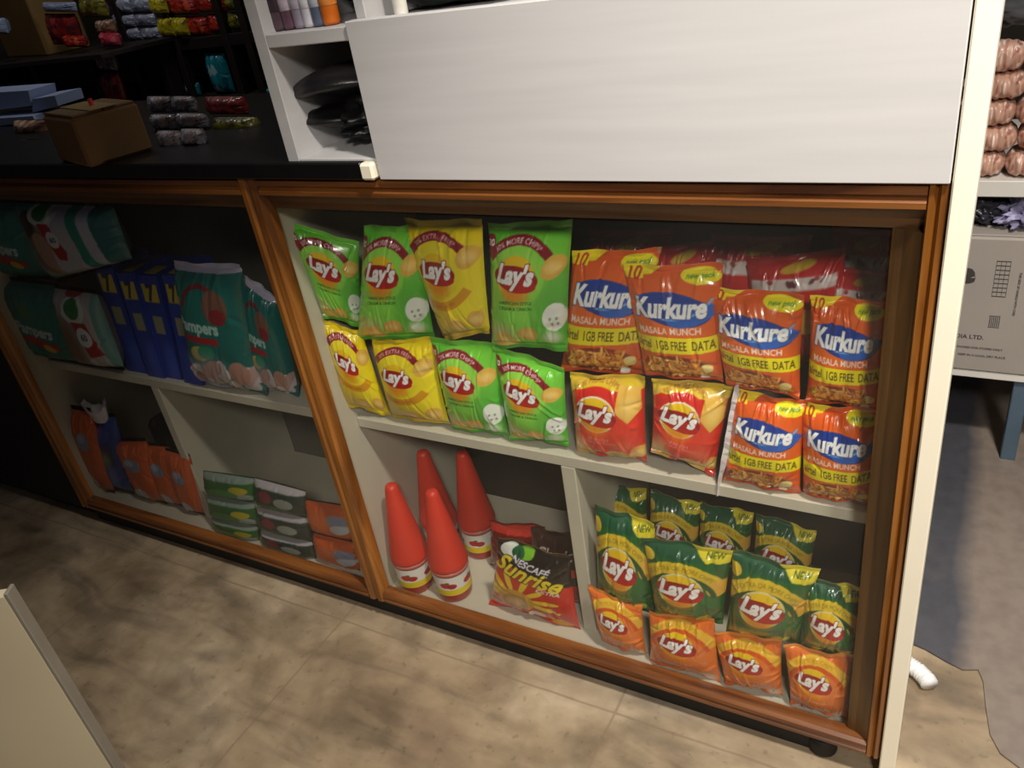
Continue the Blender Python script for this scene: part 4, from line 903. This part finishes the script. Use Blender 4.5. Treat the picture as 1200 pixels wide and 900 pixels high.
def flat_text(s, x, z, width, par, mat, name='printed_text', bold=.02, hs=1.0, rot=0, th=.0006):
    V, T = text_tris(s, bold); x0, x1 = V[:, 0].min(), V[:, 0].max(); y0, y1 = V[:, 1].min(), V[:, 1].max(); kk = width / (x1 - x0)
    px_ = (V[:, 0] - (x0 + x1) / 2) * kk; pz = (V[:, 1] - (y0 + y1) / 2) * kk * hs; a = math.radians(rot)
    P = [(x + p * math.cos(a) - r2 * math.sin(a), -th, z + p * math.sin(a) + r2 * math.cos(a)) for p, r2 in zip(px_, pz)]
    return MB().add(P, [tuple(int(i) for i in t) for t in T]).build(name, mat, par)
def cpx(px, py):
    q = on(px, py, 1, BY - .004); return q[0] - cg.location[0], q[2] - tz
a = cpx(1133, 323); flat_text('e', a[0], a[1], .028, cg, INK, bold=.06)
a = cpx(1132, 394); flat_text('INDIA LTD.', a[0], a[1], .058, cg, INK)
a = cpx(1148, 408); flat_text('PACKED FOR STORES ONLY', a[0], a[1], .075, cg, INK)
a = cpx(1150, 417); flat_text('KEEP IN A COOL DRY PLACE', a[0], a[1], .078, cg, INK)
a = cpx(1173, 325); b = MB()
for i in range(9): b.box((a[0] - .010, -.0008, a[1] - .038 + i * .0085), (a[0] + .012, .0, a[1] - .0375 + i * .0085 + .0008), .0001)
for i in range(4): b.box((a[0] - .010 + i * .0072, -.0008, a[1] - .038), (a[0] - .0094 + i * .0072, 0, a[1] + .031), .0001)
b.build('printed_table', INK, cg)
a = cpx(1165, 377); b = MB(); b.box((a[0] - .009, -.0008, a[1] - .012), (a[0] + .009, 0, a[1] - .0112), .0001).box((a[0] - .009, -.0008, a[1] + .0112), (a[0] + .009, 0, a[1] + .012), .0001)
for i in range(6): b.box((a[0] - .008 + i * .003, -.0008, a[1] - .010), (a[0] - .0066 + i * .003, 0, a[1] + .010), .0001)
b.build('printed_mark', INK, cg)
a = cpx(1192, 345); flat_text('THIS SIDE UP HANDLE WITH CARE', a[0], a[1], .085, cg, INK, rot=-90)
gy = plain('dark_bag_film', '2a2a32', .3, .4, 30, bump=.6, bscale=30); lv = plain('lavender_bag_film', '9a96b8', .3, .5, 22, bump=.7, bscale=25)
crumple('plastic_bag', (cg.location[0] - .015, BY + .07, ctop + .0045), .055, .05, .040, gy, 'dark crumpled plastic bag on the carton beside the counter', 'plastic bag', 5, .5, 64)
crumple('plastic_bag', (cg.location[0] + .065, BY + .06, ctop + .0045), .050, .05, .032, lv, 'pale lilac crumpled plastic bag on the printed carton', 'plastic bag', 9, .6, 64, fq=4)
q = on(1196, 425, 1, BY); tp = MB().box((-.02, 0, 0), (.03, .05, .028), .006).build('small_pack', plain('olive_yellow', '8a8a2c', .4, .3, 40)); tp.location = (cg.location[0] + wd / 2 + .026, BY - .002, tz + .0003); tago(tp, 'small olive yellow pack next to the printed carton', 'pack')
# dark upper right: shaded bags above the nuts
crumple('grey_sack', (.05, BY + .16, bz + 5 * hh + .004), .09, .06, .07, plain('grey_sack', '5c5e62', .7, .3, 12), 'blue grey sack above the nut bags', 'sack', 3, .3)
crumple('yellow_green_bag', (.135, BY + .05, bz + 5 * hh + .004), .05, .04, .03, plain('olive_film', '8c8040', .4, .5, 18), 'yellowish bag on top of the nut bags at the right edge', 'bag', 12, .4)

# ------------------------------------------------------------------ corrugated hose on the floor
hp_ = [on(1040, 768, 2, FZ + .013), on(1052, 772, 2, FZ + .013), on(1064, 778, 2, FZ + .013), on(1076, 786, 2, FZ + .013), on(1086, 796, 2, FZ + .013), on(1090, 803, 2, FZ + .013)]
pts = []
for i in range(len(hp_) - 1):
    for j in range(16): pts.append(hp_[i] * (1 - j / 16) + hp_[i + 1] * j / 16)
start = pts[0] + np.array([-.10, .05, 0]); pts = [start * (1 - j / 40) + pts[0] * j / 40 for j in range(40)] + pts
hz = MB().tube(pts, .009, 14, lambda i: .0128 if i % 4 < 2 else .0108).build('drain_hose', plain('white_hose', 'dcdcdc', .4, .04), None, True)
tago(hz, 'white corrugated hose lying on the floor by the counter end', 'hose')

# ------------------------------------------------------------------ foreground board, bottom left
zt2 = float(on(8, 700, 1, -.47)[2]); xe = float(on(6, 700, 1, -.47)[0])
fb = empty('display_stand', (xe, -.47, FZ), 'cream panel with grey edge standing in the lower left corner', 'panel', None, math.radians(32))
MB().box((-.45, 0, 0), (0, .015, zt2 - FZ), .0015).build('face_board', plain('cream_board', 'dccfae', .5, .05, 4), fb)
MB().box((0, -.001, 0), (.005, .017, zt2 - FZ + .004), .001).build('edge_strip', plain('grey_edge', '8a8478', .5, .1, 10), fb)
# dark cupboard beyond the left end of the counter
dk = empty('dark_cupboard', (-2.0, .2, FZ), 'dark cupboard beyond the left end of the counter', 'cupboard')
o = MB().box((-2.35, .004, FZ + .04), (-1.708, .40, .779), .003).build('cupboard_body', TOE, dk); o.matrix_parent_inverse = Matrix.Translation((2.0, -.2, -FZ))
o = MB().box((-2.35, .03, FZ), (-1.708, .38, FZ + .04), .002).build('plinth', TOE, dk); o.matrix_parent_inverse = Matrix.Translation((2.0, -.2, -FZ))
